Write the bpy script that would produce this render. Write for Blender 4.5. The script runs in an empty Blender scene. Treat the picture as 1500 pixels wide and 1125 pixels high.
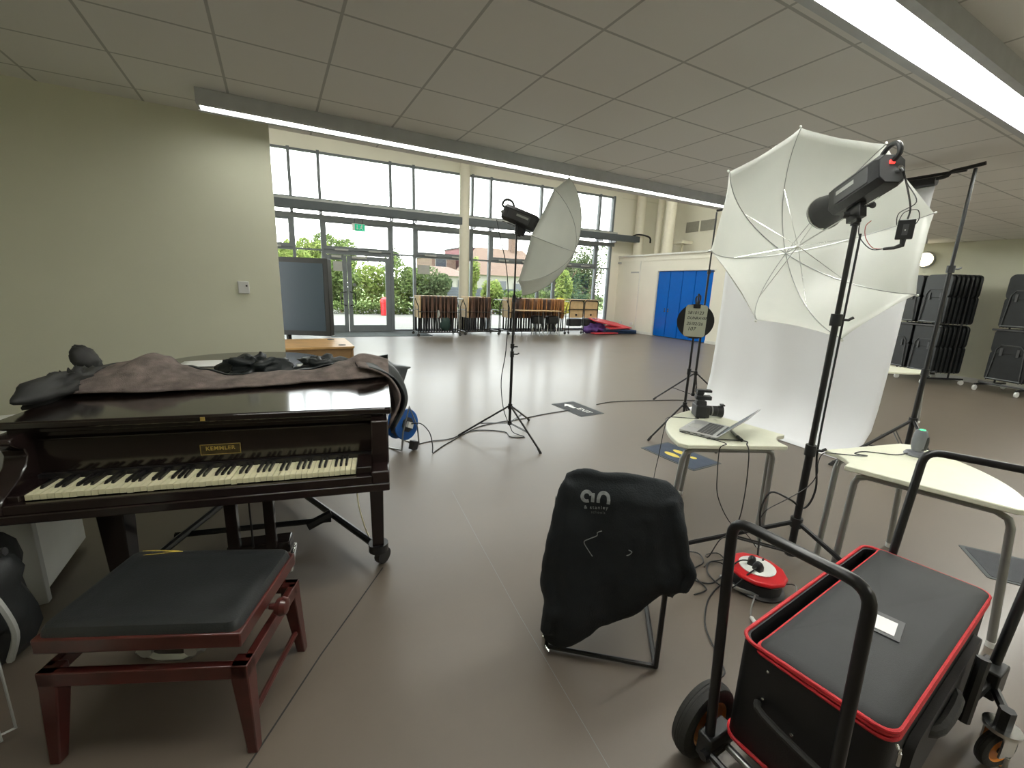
import bpy, math, random
import numpy as np
from mathutils import Vector, Matrix, noise
random.seed(7)
C = bpy.context.scene.collection
V = Vector
PI = math.pi

# ------------------------------------------------------------------ materials
def mat(name, col, rough=.5, metal=0., var=.06, vscale=8., bump=0., bscale=60., coat=0., emit=None, estr=0., spec=.5, sub=0.):
    m = bpy.data.materials.new(name); m.use_nodes = True
    n = m.node_tree.nodes; l = m.node_tree.links
    b = n['Principled BSDF']
    b.inputs['Roughness'].default_value = rough
    b.inputs['Metallic'].default_value = metal
    b.inputs['Coat Weight'].default_value = coat
    b.inputs['Coat Roughness'].default_value = .08
    b.inputs['Specular IOR Level'].default_value = spec
    tc = n.new('ShaderNodeTexCoord')
    nz = n.new('ShaderNodeTexNoise'); nz.inputs['Scale'].default_value = vscale; nz.inputs['Detail'].default_value = 5
    l.new(tc.outputs['Object'], nz.inputs['Vector'])
    rp = n.new('ShaderNodeValToRGB')
    rp.color_ramp.elements[0].position = .3; rp.color_ramp.elements[1].position = .7
    rp.color_ramp.elements[0].color = (*[c*(1-var) for c in col], 1)
    rp.color_ramp.elements[1].color = (*[min(1, c*(1+var)) for c in col], 1)
    l.new(nz.outputs['Fac'], rp.inputs['Fac']); l.new(rp.outputs['Color'], b.inputs['Base Color'])
    if bump:
        nb = n.new('ShaderNodeTexNoise'); nb.inputs['Scale'].default_value = bscale; nb.inputs['Detail'].default_value = 6
        l.new(tc.outputs['Object'], nb.inputs['Vector'])
        bp = n.new('ShaderNodeBump'); bp.inputs['Strength'].default_value = bump; bp.inputs['Distance'].default_value = .01
        l.new(nb.outputs['Fac'], bp.inputs['Height']); l.new(bp.outputs['Normal'], b.inputs['Normal'])
    if emit:
        b.inputs['Emission Color'].default_value = (*emit, 1); b.inputs['Emission Strength'].default_value = estr
    return m

M = {}
M['wall'] = mat('wall_paint', (0.7632, 0.7632, 0.6095), .75, var=.03, vscale=1.5, bump=.05, bscale=200)
M['wallw'] = mat('white_wall_paint', (.80, .78, .68), .65, var=.02, vscale=1.5)
M['trim'] = mat('white_gloss', (.72, .72, .68), .35)
M['fl_in'] = mat('strip_housing', (.52, .54, .56), .5)
M['black'] = mat('black_metal', (.012, .012, .013), .32, var=.2)
M['blackpl'] = mat('black_plastic', (.016, .017, .018), .42, var=.2, bump=.05)
M['rubber'] = mat('black_rubber', (.03, .03, .028), .7, var=.2, bump=.2, bscale=90)
M['ebony'] = mat('piano_lacquer', (.011, .007, .006), .13, var=.35, vscale=5, coat=.4)
M['ebonyr'] = mat('piano_lacquer_worn', (.014, .0082, .0078), .22, var=.4, vscale=6, coat=.2)
M['ivory'] = mat('old_ivory', (.72, .68, .46), .35, var=.08, vscale=30)
M['bkey'] = mat('ebony_key', (.012, .011, .011), .28)
M['gold'] = mat('old_gilding', (.40, .29, .07), .45, .3, var=.25, vscale=60)
M['mahog'] = mat('mahogany', (.075, .015, .012), .3, var=.35, vscale=9, coat=.3)
M['leather'] = mat('black_leather', (.018, .02, .021), .38, var=.15, bump=.12, bscale=180)
M['foam'] = mat('yellow_foam', (.62, .48, .08), .9, var=.3, vscale=50)
M['chrome'] = mat('chrome', (.72, .73, .72), .18, 1., var=.04)
M['steel'] = mat('satin_grey_tube', (.36, .37, .36), .3, .75, var=.06)
M['fleece'] = mat('taupe_fleece', (.20, .162, .145), .95, var=.38, vscale=14, bump=.6, bscale=220)
M['lining'] = mat('black_lining', (.02, .025, .026), .45, var=.2, bump=.25, bscale=30)
M['cotton'] = mat('navy_black_jersey', (.0085, .0115, .014), .85, var=.25, vscale=7, bump=.25, bscale=160)
M['print'] = mat('grey_print', (.22, .235, .24), .6, var=.25, vscale=60)
M['umb'] = None
M['paper'] = mat('white_paper', (.80, .80, .78), .7, var=.02)
M['seamless'] = mat('seamless_paper', (.83, .84, .86), .75, var=.01, vscale=2)
M['laminate'] = mat('cream_laminate', (.78, .79, .64), .32, var=.02, vscale=20)
M['lamedge'] = mat('laminate_edge', (.62, .62, .50), .4)
M['oak'] = mat('oak_laminate', (.52, .31, .13), .35, var=.18, vscale=5)
M['oakside'] = mat('oak_side', (.26, .155, .07), .45, var=.12, vscale=5)
M['beech'] = mat('beech_ply', (.60, .42, .22), .45, var=.15, vscale=6)
M['tedge'] = mat('brown_table_edge', (.11, .055, .035), .5, var=.3, vscale=9)
M['tedge2'] = mat('orange_table_edge', (.36, .16, .055), .5, var=.3, vscale=9)
M['dgrey'] = mat('window_frame_grey', (.155, .175, .19), .45, var=.05)
M['mgrey'] = mat('mid_grey_metal', (.20, .215, .22), .5, var=.05)
M['lgrey'] = mat('light_grey_sill', (.42, .43, .41), .5, var=.05)
M['white'] = mat('white_plastic', (.75, .76, .73), .4, var=.03)
M['silver'] = mat('laptop_aluminium', (.60, .61, .61), .33, .6, var=.03)
M['kgrey'] = mat('key_dark_grey', (.07, .072, .074), .5)
M['red'] = mat('red_plastic', (.60, .012, .018), .32, var=.12)
M['redpipe'] = mat('red_piping', (.58, .022, .03), .55, var=.15, vscale=30, bump=.2, bscale=200)
M['blue'] = mat('blue_plastic', (.006, .085, .33), .35, var=.1)
M['bdoor'] = mat('blue_door', (.0, .125, .56), .22, var=.03)
M['orange'] = mat('orange_hub', (.72, .24, .02), .4, var=.15)
M['bag'] = mat('black_nylon', (.017, .019, .02), .6, var=.1, bump=.12, bscale=400)
M['bagside'] = mat('black_nylon_side', (.010, .010, .011), .55, var=.15, bump=.12, bscale=300)
M['bluemat'] = mat('slate_mat', (.055, .075, .115), .85, var=.1, bump=.2, bscale=200)
M['greymat'] = mat('charcoal_mat', (.052, .056, .064), .8, var=.1, bump=.2, bscale=200)
M['matrim'] = mat('mat_border', (.07, .08, .085), .7)
M['yellow'] = mat('yellow_print', (.80, .64, .12), .7)
M['gymred'] = mat('red_gym_mat', (.62, .055, .07), .5, var=.08)
M['gymblue'] = mat('blue_gym_mat', (.03, .07, .17), .5, var=.1)
M['purple'] = mat('purple_cloth', (.14, .07, .30), .6, var=.35, vscale=4)
M['slate'] = mat('grey_device', (.16, .17, .19), .4, var=.05)
M['carpet'] = mat('entrance_matting', (.10, .12, .12), .95, var=.1, bump=.3, bscale=200)
M['signgreen'] = mat('exit_green', (.0, .42, .22), .5, emit=(.02, .55, .30), estr=.35)
M['boardgrey'] = mat('green_grey_board', (.46, .48, .38), .6, var=.03)
M['ink'] = mat('marker_ink', (.03, .03, .035), .7)
M['lamp'] = mat('lit_diffuser', (.9, .9, .9), .5, emit=(1., 1., .93), estr=30.)
M['lamp2'] = mat('lit_diffuser_dim', (.9, .9, .9), .5, emit=(1., 1., .93), estr=13.)
M['lampwarm'] = mat('lit_bulkhead', (.9, .85, .7), .5, emit=(1., .84, .55), estr=7.)
M['led'] = mat('green_led', (.05, .6, .2), .4, emit=(.08, 1., .35), estr=1.4)
M['redled'] = mat('red_led', (.8, .05, .05), .4, emit=(1., .08, .06), estr=1.2)
M['rack'] = mat('chair_shell_black', (.011, .013, .014), .4, var=.25)
M['concrete'] = mat('outside_paving', (0.1786, 0.1706, 0.144), .9, var=.08, vscale=.6)
M['brick'] = mat('house_brick', (0.1035, 0.0621, 0.0455), .9, var=.15, vscale=3)
M['render'] = mat('white_render', (0.216, 0.1998, 0.1836), .9)
M['redclad'] = mat('red_cladding', (0.1217, 0.0243, 0.0281), .7)
M['rooft'] = mat('pale_roof_tiles', (0.126, 0.0793, 0.0558), .9, var=.15, vscale=4)
M['slroof'] = mat('grey_roof', (0.0504, 0.0526, 0.0576), .8)
M['fence'] = mat('grey_fence', (0.0864, 0.0957, 0.113), .8, var=.1)
M['bark'] = mat('bark', (.16, .10, .06), .9, var=.3, bump=.5)
M['winglass'] = mat('dark_window', (.03, .036, .045), .15)
M['orangewire'] = mat('red_cable', (.32, .03, .02), .4)
M['greenw'] = mat('dark_green_bag', (.01, .035, .03), .6)
M['cream'] = mat('cream_column', (.66, .63, .52), .6, var=.02)
M['pipe'] = mat('cream_duct', (.74, .70, .58), .55, var=.03)
M['vent'] = mat('vent_grey', (.30, .29, .25), .6)

def leaf_mat(name, c1, c2):
    m = bpy.data.materials.new(name); m.use_nodes = True; n = m.node_tree.nodes; l = m.node_tree.links
    out = n['Material Output']; n.remove(n['Principled BSDF'])
    oi = n.new('ShaderNodeNewGeometry'); rp = n.new('ShaderNodeValToRGB')
    rp.color_ramp.elements[0].color = (*c1, 1); rp.color_ramp.elements[1].color = (*c2, 1)
    l.new(oi.outputs['Random Per Island'], rp.inputs['Fac'])
    d = n.new('ShaderNodeBsdfDiffuse'); t = n.new('ShaderNodeBsdfTranslucent'); mx = n.new('ShaderNodeMixShader'); mx.inputs[0].default_value = .35
    l.new(rp.outputs[0], d.inputs[0]); l.new(rp.outputs[0], t.inputs[0]); l.new(d.outputs[0], mx.inputs[1]); l.new(t.outputs[0], mx.inputs[2]); l.new(mx.outputs[0], out.inputs[0])
    return m
M['leaf'] = leaf_mat('leaves_mid', (0.0546, 0.0904, 0.025), (0.195, 0.2464, 0.0858))
M['leafy'] = leaf_mat('leaves_lime', (0.1092, 0.1638, 0.0344), (0.2964, 0.3432, 0.1014))
M['leafd'] = leaf_mat('leaves_deep', (0.0344, 0.0562, 0.0234), (0.1326, 0.1684, 0.078))
M['leafg'] = leaf_mat('leaves_yellow', (0.2652, 0.2184, 0.0124), (0.4056, 0.3588, 0.078))

def umb_mat():
    m = bpy.data.materials.new('translucent_white_nylon'); m.use_nodes = True; n = m.node_tree.nodes; l = m.node_tree.links
    out = n['Material Output']; n.remove(n['Principled BSDF'])
    nz = n.new('ShaderNodeTexNoise'); nz.inputs['Scale'].default_value = 5
    rp = n.new('ShaderNodeValToRGB'); rp.color_ramp.elements[0].color = (.70, .72, .68, 1); rp.color_ramp.elements[1].color = (.80, .81, .76, 1)
    l.new(nz.outputs['Fac'], rp.inputs[0])
    d = n.new('ShaderNodeBsdfDiffuse'); t = n.new('ShaderNodeBsdfTranslucent'); mx = n.new('ShaderNodeMixShader'); mx.inputs[0].default_value = .42
    l.new(rp.outputs[0], d.inputs[0]); l.new(rp.outputs[0], t.inputs[0]); l.new(d.outputs[0], mx.inputs[1]); l.new(t.outputs[0], mx.inputs[2])
    g = n.new('ShaderNodeBsdfGlossy'); g.inputs['Roughness'].default_value = .35
    m2 = n.new('ShaderNodeMixShader'); m2.inputs[0].default_value = .04
    l.new(mx.outputs[0], m2.inputs[1]); l.new(g.outputs[0], m2.inputs[2]); l.new(m2.outputs[0], out.inputs[0])
    return m
M['umb'] = umb_mat()

def glass_mat():
    m = bpy.data.materials.new('window_glass'); m.use_nodes = True; n = m.node_tree.nodes; l = m.node_tree.links
    out = n['Material Output']; n.remove(n['Principled BSDF'])
    tr = n.new('ShaderNodeBsdfTransparent'); tr.inputs[0].default_value = (.93, .95, .94, 1)
    g = n.new('ShaderNodeBsdfGlossy'); g.inputs['Roughness'].default_value = .02
    fr = n.new('ShaderNodeFresnel'); fr.inputs['IOR'].default_value = 1.45
    mx = n.new('ShaderNodeMixShader'); l.new(fr.outputs[0], mx.inputs[0]); l.new(tr.outputs[0], mx.inputs[1]); l.new(g.outputs[0], mx.inputs[2]); l.new(mx.outputs[0], out.inputs[0])
    return m
M['glass'] = glass_mat()

def floor_mat():
    m = bpy.data.materials.new('brown_sheet_floor'); m.use_nodes = True; n = m.node_tree.nodes; l = m.node_tree.links
    b = n['Principled BSDF']; tc = n.new('ShaderNodeTexCoord')
    n1 = n.new('ShaderNodeTexNoise'); n1.inputs['Scale'].default_value = 1.3; n1.inputs['Detail'].default_value = 8; n1.inputs['Roughness'].default_value = .65
    n2 = n.new('ShaderNodeTexNoise'); n2.inputs['Scale'].default_value = 34; n2.inputs['Detail'].default_value = 6
    l.new(tc.outputs['Object'], n1.inputs['Vector']); l.new(tc.outputs['Object'], n2.inputs['Vector'])
    rp = n.new('ShaderNodeValToRGB'); rp.color_ramp.elements[0].position = .3; rp.color_ramp.elements[1].position = .72
    rp.color_ramp.elements[0].color = (.108, .083, .059, 1); rp.color_ramp.elements[1].color = (.134, .105, .076, 1)
    l.new(n1.outputs['Fac'], rp.inputs[0]); l.new(rp.outputs[0], b.inputs['Base Color'])
    r2 = n.new('ShaderNodeMapRange'); r2.inputs['To Min'].default_value = .44; r2.inputs['To Max'].default_value = .60
    l.new(n1.outputs['Fac'], r2.inputs['Value']); l.new(r2.outputs[0], b.inputs['Roughness'])
    b.inputs['Specular IOR Level'].default_value = 1.0; b.inputs['Coat Weight'].default_value = .28; b.inputs['Coat Roughness'].default_value = .2
    bp = n.new('ShaderNodeBump'); bp.inputs['Strength'].default_value = .10; bp.inputs['Distance'].default_value = .004
    mp = n.new('ShaderNodeMapping'); mp.inputs['Scale'].default_value = (3, 9, 3)
    n3 = n.new('ShaderNodeTexNoise'); n3.inputs['Scale'].default_value = 1.6; n3.inputs['Detail'].default_value = 5
    l.new(tc.outputs['Object'], mp.inputs[0]); l.new(mp.outputs[0], n3.inputs['Vector'])
    ad = n.new('ShaderNodeMath'); ad.operation = 'MULTIPLY_ADD'; ad.inputs[1].default_value = .15
    l.new(n2.outputs['Fac'], ad.inputs[0]); l.new(n3.outputs['Fac'], ad.inputs[2])
    l.new(ad.outputs[0], bp.inputs['Height']); l.new(bp.outputs[0], b.inputs['Normal'])
    return m
M['floor'] = floor_mat()

def tile_mat():
    m = bpy.data.materials.new('ceiling_tiles'); m.use_nodes = True; n = m.node_tree.nodes; l = m.node_tree.links
    b = n['Principled BSDF']; b.inputs['Roughness'].default_value = .85
    tc = n.new('ShaderNodeTexCoord'); mp = n.new('ShaderNodeMapping')
    mp.inputs['Location'].default_value = (-.405, -.27, 0)
    br = n.new('ShaderNodeTexBrick'); br.offset = 0; br.squash = 1
    br.inputs['Scale'].default_value = 1; br.inputs['Brick Width'].default_value = .6; br.inputs['Row Height'].default_value = .6
    br.inputs['Mortar Size'].default_value = .009; br.inputs['Mortar Smooth'].default_value = .15; br.inputs['Bias'].default_value = -.6
    br.inputs['Color1'].default_value = (.78, .77, .74, 1); br.inputs['Color2'].default_value = (.75, .74, .71, 1); br.inputs['Mortar'].default_value = (.46, .46, .44, 1)
    l.new(tc.outputs['Object'], mp.inputs[0]); l.new(mp.outputs[0], br.inputs['Vector'])
    nz = n.new('ShaderNodeTexNoise'); nz.inputs['Scale'].default_value = 300
    bp = n.new('ShaderNodeBump'); bp.inputs['Strength'].default_value = .12; bp.inputs['Distance'].default_value = .002
    l.new(tc.outputs['Object'], nz.inputs['Vector']); l.new(nz.outputs['Fac'], bp.inputs['Height']); l.new(bp.outputs[0], b.inputs['Normal'])
    l.new(br.outputs['Color'], b.inputs['Base Color'])
    return m
M['tile'] = tile_mat()

def screen_mat():
    m = bpy.data.materials.new('dark_screen'); m.use_nodes = True; n = m.node_tree.nodes; l = m.node_tree.links
    b = n['Principled BSDF']; b.inputs['Base Color'].default_value = (.030, .055, .085, 1); b.inputs['Roughness'].default_value = .3
    b.inputs['Specular IOR Level'].default_value = .5
    return m
M['screen'] = screen_mat()

# ------------------------------------------------------------------ mesh builder
def frame(axis, up=(0, 0, 1)):
    a = V(axis).normalized(); u = V(up)
    if abs(a.dot(u)) > .98: u = V((1, 0, 0))
    x = u.cross(a).normalized(); y = a.cross(x)
    return Matrix((x, y, a)).transposed()
def rotz(a): return Matrix.Rotation(a, 4, 'Z')
class MB:
    def __init__(s): s.v = []; s.f = []
    def add(s, vs, fs):
        o = len(s.v); s.v += [V(p) for p in vs]; s.f += [tuple(o+i for i in f) for f in fs]; return s
    def box(s, x0, x1, y0, y1, z0, z1, T=None):
        vs = [V((x, y, z)) for z in (z0, z1) for y in (y0, y1) for x in (x0, x1)]
        if T is not None: vs = [T @ p for p in vs]
        return s.add(vs, [(0, 2, 3, 1), (4, 5, 7, 6), (0, 1, 5, 4), (2, 6, 7, 3), (0, 4, 6, 2), (1, 3, 7, 5)])
    def ring_loft(s, rings, caps=True, closed=False):
        n = len(rings[0]); vs = [p for r in rings for p in r]; fs = []
        m = len(rings)
        for i in range(m if closed else m-1):
            for j in range(n):
                a = i*n+j; b = i*n+(j+1) % n; c = ((i+1) % m)*n+(j+1) % n; d = ((i+1) % m)*n+j
                fs.append((a, b, c, d))
        if caps and not closed: fs += [tuple(reversed(range(n))), tuple(range((m-1)*n, m*n))]
        return s.add(vs, fs)
    def tube(s, pts, r, n=10, closed=False, caps=True, smooth=0):
        pts = [V(p) for p in pts]
        if smooth: pts = bez(pts, smooth, closed)
        m = len(pts); rs = r if isinstance(r, (list, tuple)) else [r]*m
        if len(rs) != m: rs = [rs[0]+(rs[-1]-rs[0])*i/(m-1) for i in range(m)]
        rings = []; px = None
        for i, p in enumerate(pts):
            if closed: t = pts[(i+1) % m]-pts[i-1]
            else: t = pts[min(i+1, m-1)]-pts[max(i-1, 0)]
            if t.length < 1e-9: t = V((0, 0, 1))
            t.normalize()
            if px is None:
                u = V((0, 0, 1)) if abs(t.z) < .9 else V((1, 0, 0)); px = u.cross(t).normalized()
            else:
                px = (px - t*px.dot(t))
                if px.length < 1e-6: px = V((1, 0, 0)).cross(t)
                px.normalize()
            py = t.cross(px)
            rings.append([p+(px*math.cos(2*PI*k/n)+py*math.sin(2*PI*k/n))*rs[i] for k in range(n)])
        return s.ring_loft(rings, caps, closed)
    def cyl(s, p, q, r, r2=None, n=16):
        p = V(p); q = V(q); F = frame(q-p); r2 = r if r2 is None else r2
        rg = [[p+F@V((math.cos(2*PI*k/n)*r, math.sin(2*PI*k/n)*r, 0)) for k in range(n)], [q+F@V((math.cos(2*PI*k/n)*r2, math.sin(2*PI*k/n)*r2, 0)) for k in range(n)]]
        return s.ring_loft(rg)
    def lathe(s, prof, o=(0, 0, 0), axis=(0, 0, 1), n=24, up=(0, 0, 1), sx=1., sy=1., caps=True):
        o = V(o); F = frame(axis, up)
        rg = [[o+F@V((math.cos(2*PI*k/n)*r*sx, math.sin(2*PI*k/n)*r*sy, z)) for k in range(n)] for r, z in prof]
        return s.ring_loft(rg, caps, False) if caps else s.ring_loft(rg+[rg[0]], False)
    def prism(s, poly, o, u, v, th):
        o = V(o); u = V(u); v = V(v); w = u.cross(v).normalized()*th; n = len(poly)
        a = [o+u*p[0]+v*p[1] for p in poly]; b = [p+w for p in a]
        return s.add(a+b, [tuple(reversed(range(n))), tuple(range(n, 2*n))]+[(i, (i+1) % n, n+(i+1) % n, n+i) for i in range(n)])
    def sphere(s, c, r, n=14, m=9, T=None):
        c = V(c); rr = (r, r, r) if not isinstance(r, (tuple, list)) else r
        prof = []
        rings = []
        for i in range(1, m):
            t = PI*i/m
            rings.append([V((math.cos(2*PI*k/n)*math.sin(t)*rr[0], math.sin(2*PI*k/n)*math.sin(t)*rr[1], -math.cos(t)*rr[2])) for k in range(n)])
        rings = [[c+(T@p if T else p) for p in r_] for r_ in rings]
        return s.ring_loft(rings)
def bez(pts, k, closed=False):
    out = []; m = len(pts)
    for i in range(m if closed else m-1):
        p0 = pts[i-1] if (i > 0 or closed) else pts[0]; p1 = pts[i]; p2 = pts[(i+1) % m]; p3 = pts[(i+2) % m] if (i+2 < m or closed) else pts[-1]
        for j in range(k):
            t = j/k
            out.append(.5*((2*p1)+(p2-p0)*t+(2*p0-5*p1+4*p2-p3)*t*t+(3*p1-p0-3*p2+p3)*t**3))
    if not closed: out.append(pts[-1].copy())
    return out
def roundrect(w, h, r, k=5, cx=0, cy=0):
    o = []
    for sx, sy, a in ((1, 1, 0), (-1, 1, 90), (-1, -1, 180), (1, -1, 270)):
        for j in range(k+1):
            t = math.radians(a+90*j/k); o.append((cx+sx*(w/2-r)+r*math.cos(t), cy+sy*(h/2-r)+r*math.sin(t)))
    return o
WM = {}
def thing(name, label, cat, loc=(0, 0, 0), rz=0., group=None, rot=None, kind=None):
    o = bpy.data.objects.new(name, None); C.objects.link(o); o.empty_display_size = .1
    Mx = Matrix.Translation(V(loc)) @ (rot if rot is not None else rotz(rz))
    o.matrix_world = Mx; WM[o.name] = Mx
    if kind: o['kind'] = kind
    else: o['label'] = label; o['category'] = cat
    if group: o['group'] = group
    return o
def part(name, mb, m, parent=None, label=None, bevel=0., smooth=35, local=False, sub=0, solid=0.):
    me = bpy.data.meshes.new(name)
    vs = mb.v
    if parent is not None:
        if not local:
            inv = WM[parent.name].inverted(); vs = [inv @ p for p in vs]
    me.from_pydata([tuple(p) for p in vs], [], mb.f); me.validate(); me.update()
    me.materials.append(M[m] if isinstance(m, str) else m)
    if smooth:
        me.polygons.foreach_set('use_smooth', [True]*len(me.polygons))
        me.set_sharp_from_angle(angle=math.radians(smooth))
    o = bpy.data.objects.new(name, me); C.objects.link(o)
    if parent is not None: o.parent = parent; WM[o.name] = WM[parent.name]
    else: WM[o.name] = Matrix()
    if label: o['label'] = label
    if solid:
        md = o.modifiers.new('s', 'SOLIDIFY'); md.thickness = solid; md.offset = 0
    if bevel:
        md = o.modifiers.new('b', 'BEVEL'); md.width = bevel; md.segments = 2; md.limit_method = 'ANGLE'; md.angle_limit = math.radians(40)
    if sub:
        md = o.modifiers.new('u', 'SUBSURF'); md.levels = sub; md.render_levels = sub
    return o
def single(name, mb, m, label, cat, group=None, **k):
    # a thing that is one mesh: origin at its base
    xs = [p.x for p in mb.v]; ys = [p.y for p in mb.v]; zs = [p.z for p in mb.v]
    c = V(((min(xs)+max(xs))/2, (min(ys)+max(ys))/2, min(zs)))
    mb.v = [p-c for p in mb.v]
    o = part(name, mb, m, **k); o.location = c; WM[o.name] = Matrix.Translation(c)
    o['label'] = label; o['category'] = cat
    if group: o['group'] = group
    return o
def struct(name, mb, m, parent=None, **k):
    o = part(name, mb, m, parent, **k)
    if parent is None: o['kind'] = 'structure'
    return o
def dup(root, loc, rz, label=None, group=None, tilt=None):
    r = root.copy(); C.objects.link(r)
    r.matrix_world = Matrix.Translation(V(loc)) @ rotz(rz) @ (tilt if tilt is not None else Matrix())
    if label: r['label'] = label
    if group: r['group'] = group
    for ch in list(root.children):
        c = ch.copy(); C.objects.link(c); c.parent = r
        for g in list(ch.children):
            d = g.copy(); C.objects.link(d); d.parent = c
    return r
def text(name, s, size, T, m, parent=None, align='CENTER', ext=.0006, shear=0, sp=1., off=0.):
    cu = bpy.data.curves.new(name, 'FONT'); cu.body = s; cu.size = size; cu.align_x = align; cu.align_y = 'CENTER'; cu.extrude = ext; cu.shear = shear; cu.space_character = sp; cu.offset = off
    cu.resolution_u = 3
    cu.materials.append(M[m] if isinstance(m, str) else m); o = bpy.data.objects.new(name, cu); C.objects.link(o)
    me = bpy.data.meshes.new_from_object(o); bpy.data.objects.remove(o); o = bpy.data.objects.new(name, me); C.objects.link(o)
    if parent is not None: o.parent = parent; o.matrix_local = WM[parent.name].inverted() @ T; WM[o.name] = T
    else: o.matrix_world = T; WM[o.name] = T
    return o
def basis(o, x, y):
    x = V(x).normalized(); y = V(y); y = (y-x*y.dot(x)).normalized(); z = x.cross(y)
    Mx = Matrix((x, y, z)).transposed().to_4x4(); Mx.translation = V(o); return Mx

# ------------------------------------------------------------------ camera
cam = bpy.data.cameras.new('camera'); cam.sensor_width = 36; cam.lens = 631/1500*36; cam.clip_start = .02; cam.clip_end = 300
co = bpy.data.objects.new('camera', cam); C.objects.link(co)
ya, pi_, ro = -.5033, -.2178, .0379
Rm = Matrix.Rotation(ya, 3, 'Z') @ Matrix(((1, 0, 0), (0, 0, -1), (0, 1, 0))) @ Matrix.Rotation(pi_, 3, 'X') @ Matrix.Rotation(ro, 3, 'Z')
co.matrix_world = Matrix.Translation((0, 0, 1.6)) @ Rm.to_4x4()
bpy.context.scene.camera = co

# ------------------------------------------------------------------ the room
ZC = 2.93
struct('floor', MB().box(-5.2, 15.4, -5, 15.05, -.12, 0).box(-5.2, 12.9, 15.05, 15.7, -.12, -.001), 'floor', smooth=0)
struct('ceiling', MB().box(-3.6, 13.0, -4.8, 4.83, ZC, ZC+.02), 'tile', smooth=0)
struct('ceiling_void', MB().box(-3.6, 13.0, 4.80, 4.85, ZC+.02, 6.3).box(-3.6, 13., 4.70, 4.80, ZC+.02, ZC+.3), 'wallw', smooth=0)
bpy.data.objects['ceiling_void'].name = 'trim_1'
struct('ceiling', MB().box(-5.2, 15.4, 4.80, 15.9, 6.3, 6.4), 'wallw', smooth=0)
struct('wall_left', MB().box(-3.6, .06, 4.73, 5.0, 0, 6.3), 'wall', smooth=0)
struct('wall_left', MB().box(-5.3, -5.2, 5.0, 15.9, 0, 6.3), 'wallw', smooth=0)
struct('wall_left', MB().box(-3.7, -3.6, -4.8, 4.8, 0, ZC), 'wall', smooth=0)
struct('wall_back', MB().box(-3.7, 13.1, -4.9, -4.8, 0, ZC), 'wall', smooth=0)
struct('wall_right', MB().box(13.0, 13.15, -4.9, 9.0, 0, ZC), 'wall', smooth=0)
# the store-room block with the blue doors
wr = struct('wall_right', MB().box(13.0, 13.2, 9.0, 9.9, 0, 3.05).box(13.0, 13.2, 12.33, 14.62, 0, 3.05).box(13.0, 13.2, 9.9, 12.33, 2.46, 3.05).box(12.985, 13.0, 9., 14.6, 2.86, 2.90), 'wallw', smooth=0)
struct('trim_2', MB().box(12.95, 15.3, 9., 14.75, 3.05, 3.11), 'trim', smooth=0)
struct('wall_right', MB().box(15.2, 15.35, 4.8, 15.9, 3.1, 6.3), 'wallw', smooth=0)
struct('wall_right', MB().box(13.0, 15.3, 8.9, 9.0, 0, 6.3).box(13.0, 13.15, 4.85, 8.9, ZC, 6.3), 'wallw', smooth=0)
struct('baseboard_right', MB().box(12.98, 13.0, 12.35, 14.6, 0, .10).box(12.98, 13.0, -4.8, 9.9, 0, .10), 'trim', smooth=0)
struct('baseboard_left', MB().box(-3.6, .06, 4.715, 4.73, 0, .10).box(.06, .075, 4.73, 5.0, 0, .1), 'trim', smooth=0)
# inspection panel and its raised line on the store wall
struct('trim_3', MB().box(12.985, 13.0, 13.28, 13.30, 0.1, 2.86).box(12.985, 13.0, 12.34, 12.37, 0, 2.46).box(12.985, 13.0, 9.8, 12.37, 2.46, 2.49), 'trim', smooth=0)

# blue doors
yy = [12.33, 11.75, 11.18, 10.62, 9.9]
for i in range(4):
    d = thing('door_%d' % (i+2), '', '', (13.02, (yy[i]+yy[i+1])/2, 0), kind='structure')
    part('door_panel', MB().box(13.03, 13.08, yy[i+1]+.012, yy[i]-.012, .02, 2.445), 'bdoor', d, bevel=.004)
    if i in (0, 1):
        part('door_handle', MB().cyl((13.0, yy[i+1]+.08 if i == 0 else yy[i]-.08, .98), (13.03, yy[i+1]+.08 if i == 0 else yy[i]-.08, .98), .03).cyl((13.0, yy[i+1]+.08 if i == 0 else yy[i]-.08, 1.06), (13.03, yy[i+1]+.08 if i == 0 else yy[i]-.08, 1.06), .025), 'chrome', d)
struct('trim_4', MB().box(13.09, 13.12, 9.85, 12.4, 0, 2.5), 'dgrey', smooth=0)

# window wall, its own straight run slightly turned
W0 = V((4.24, 15.12, 0)); WA = -.0585
WT = Matrix.Translation(W0) @ rotz(WA)
def wbox(mb, u0, u1, y0, y1, z0, z1): return mb.box(u0, u1, y0, y1, z0, z1, WT)
ms = [-9.2, -6.35, -5.6, -3.6, -2.8, -.68, .07, 2.13, 2.83, 4.89, 5.6, 7.57, 8.25]
struct('wall_window', wbox(wbox(wbox(MB(), -9.6, 12.2, -.06, .28, 5.40, 6.35), 8.33, 8.62, -.06, .25, 0, 5.4), 8.62, 12.2, -.02, .25, 0, 5.42), 'wallw', smooth=0)
sill = wbox(MB(), -9.6, 8.5, -.12, .1, 3.90, 4.03)
struct('trim_5', sill, 'lgrey', smooth=0)
beam = wbox(MB(), -9.6, 9.45, -.55, -.33, 3.66, 3.90)
struct('trim_6', beam, mat('beam_grey', (.075, .088, .098), .5, var=.04), bevel=.01)
rl = MB(); wbox(rl, -9.6, 8.4, -.10, .05, 3.46, 3.60)
for i, u in enumerate(ms): wbox(rl, u-.02, u+.02, -.40, -.05, 3.60, 3.68)
struct('trim_7', rl, 'mgrey', smooth=0)
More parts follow.
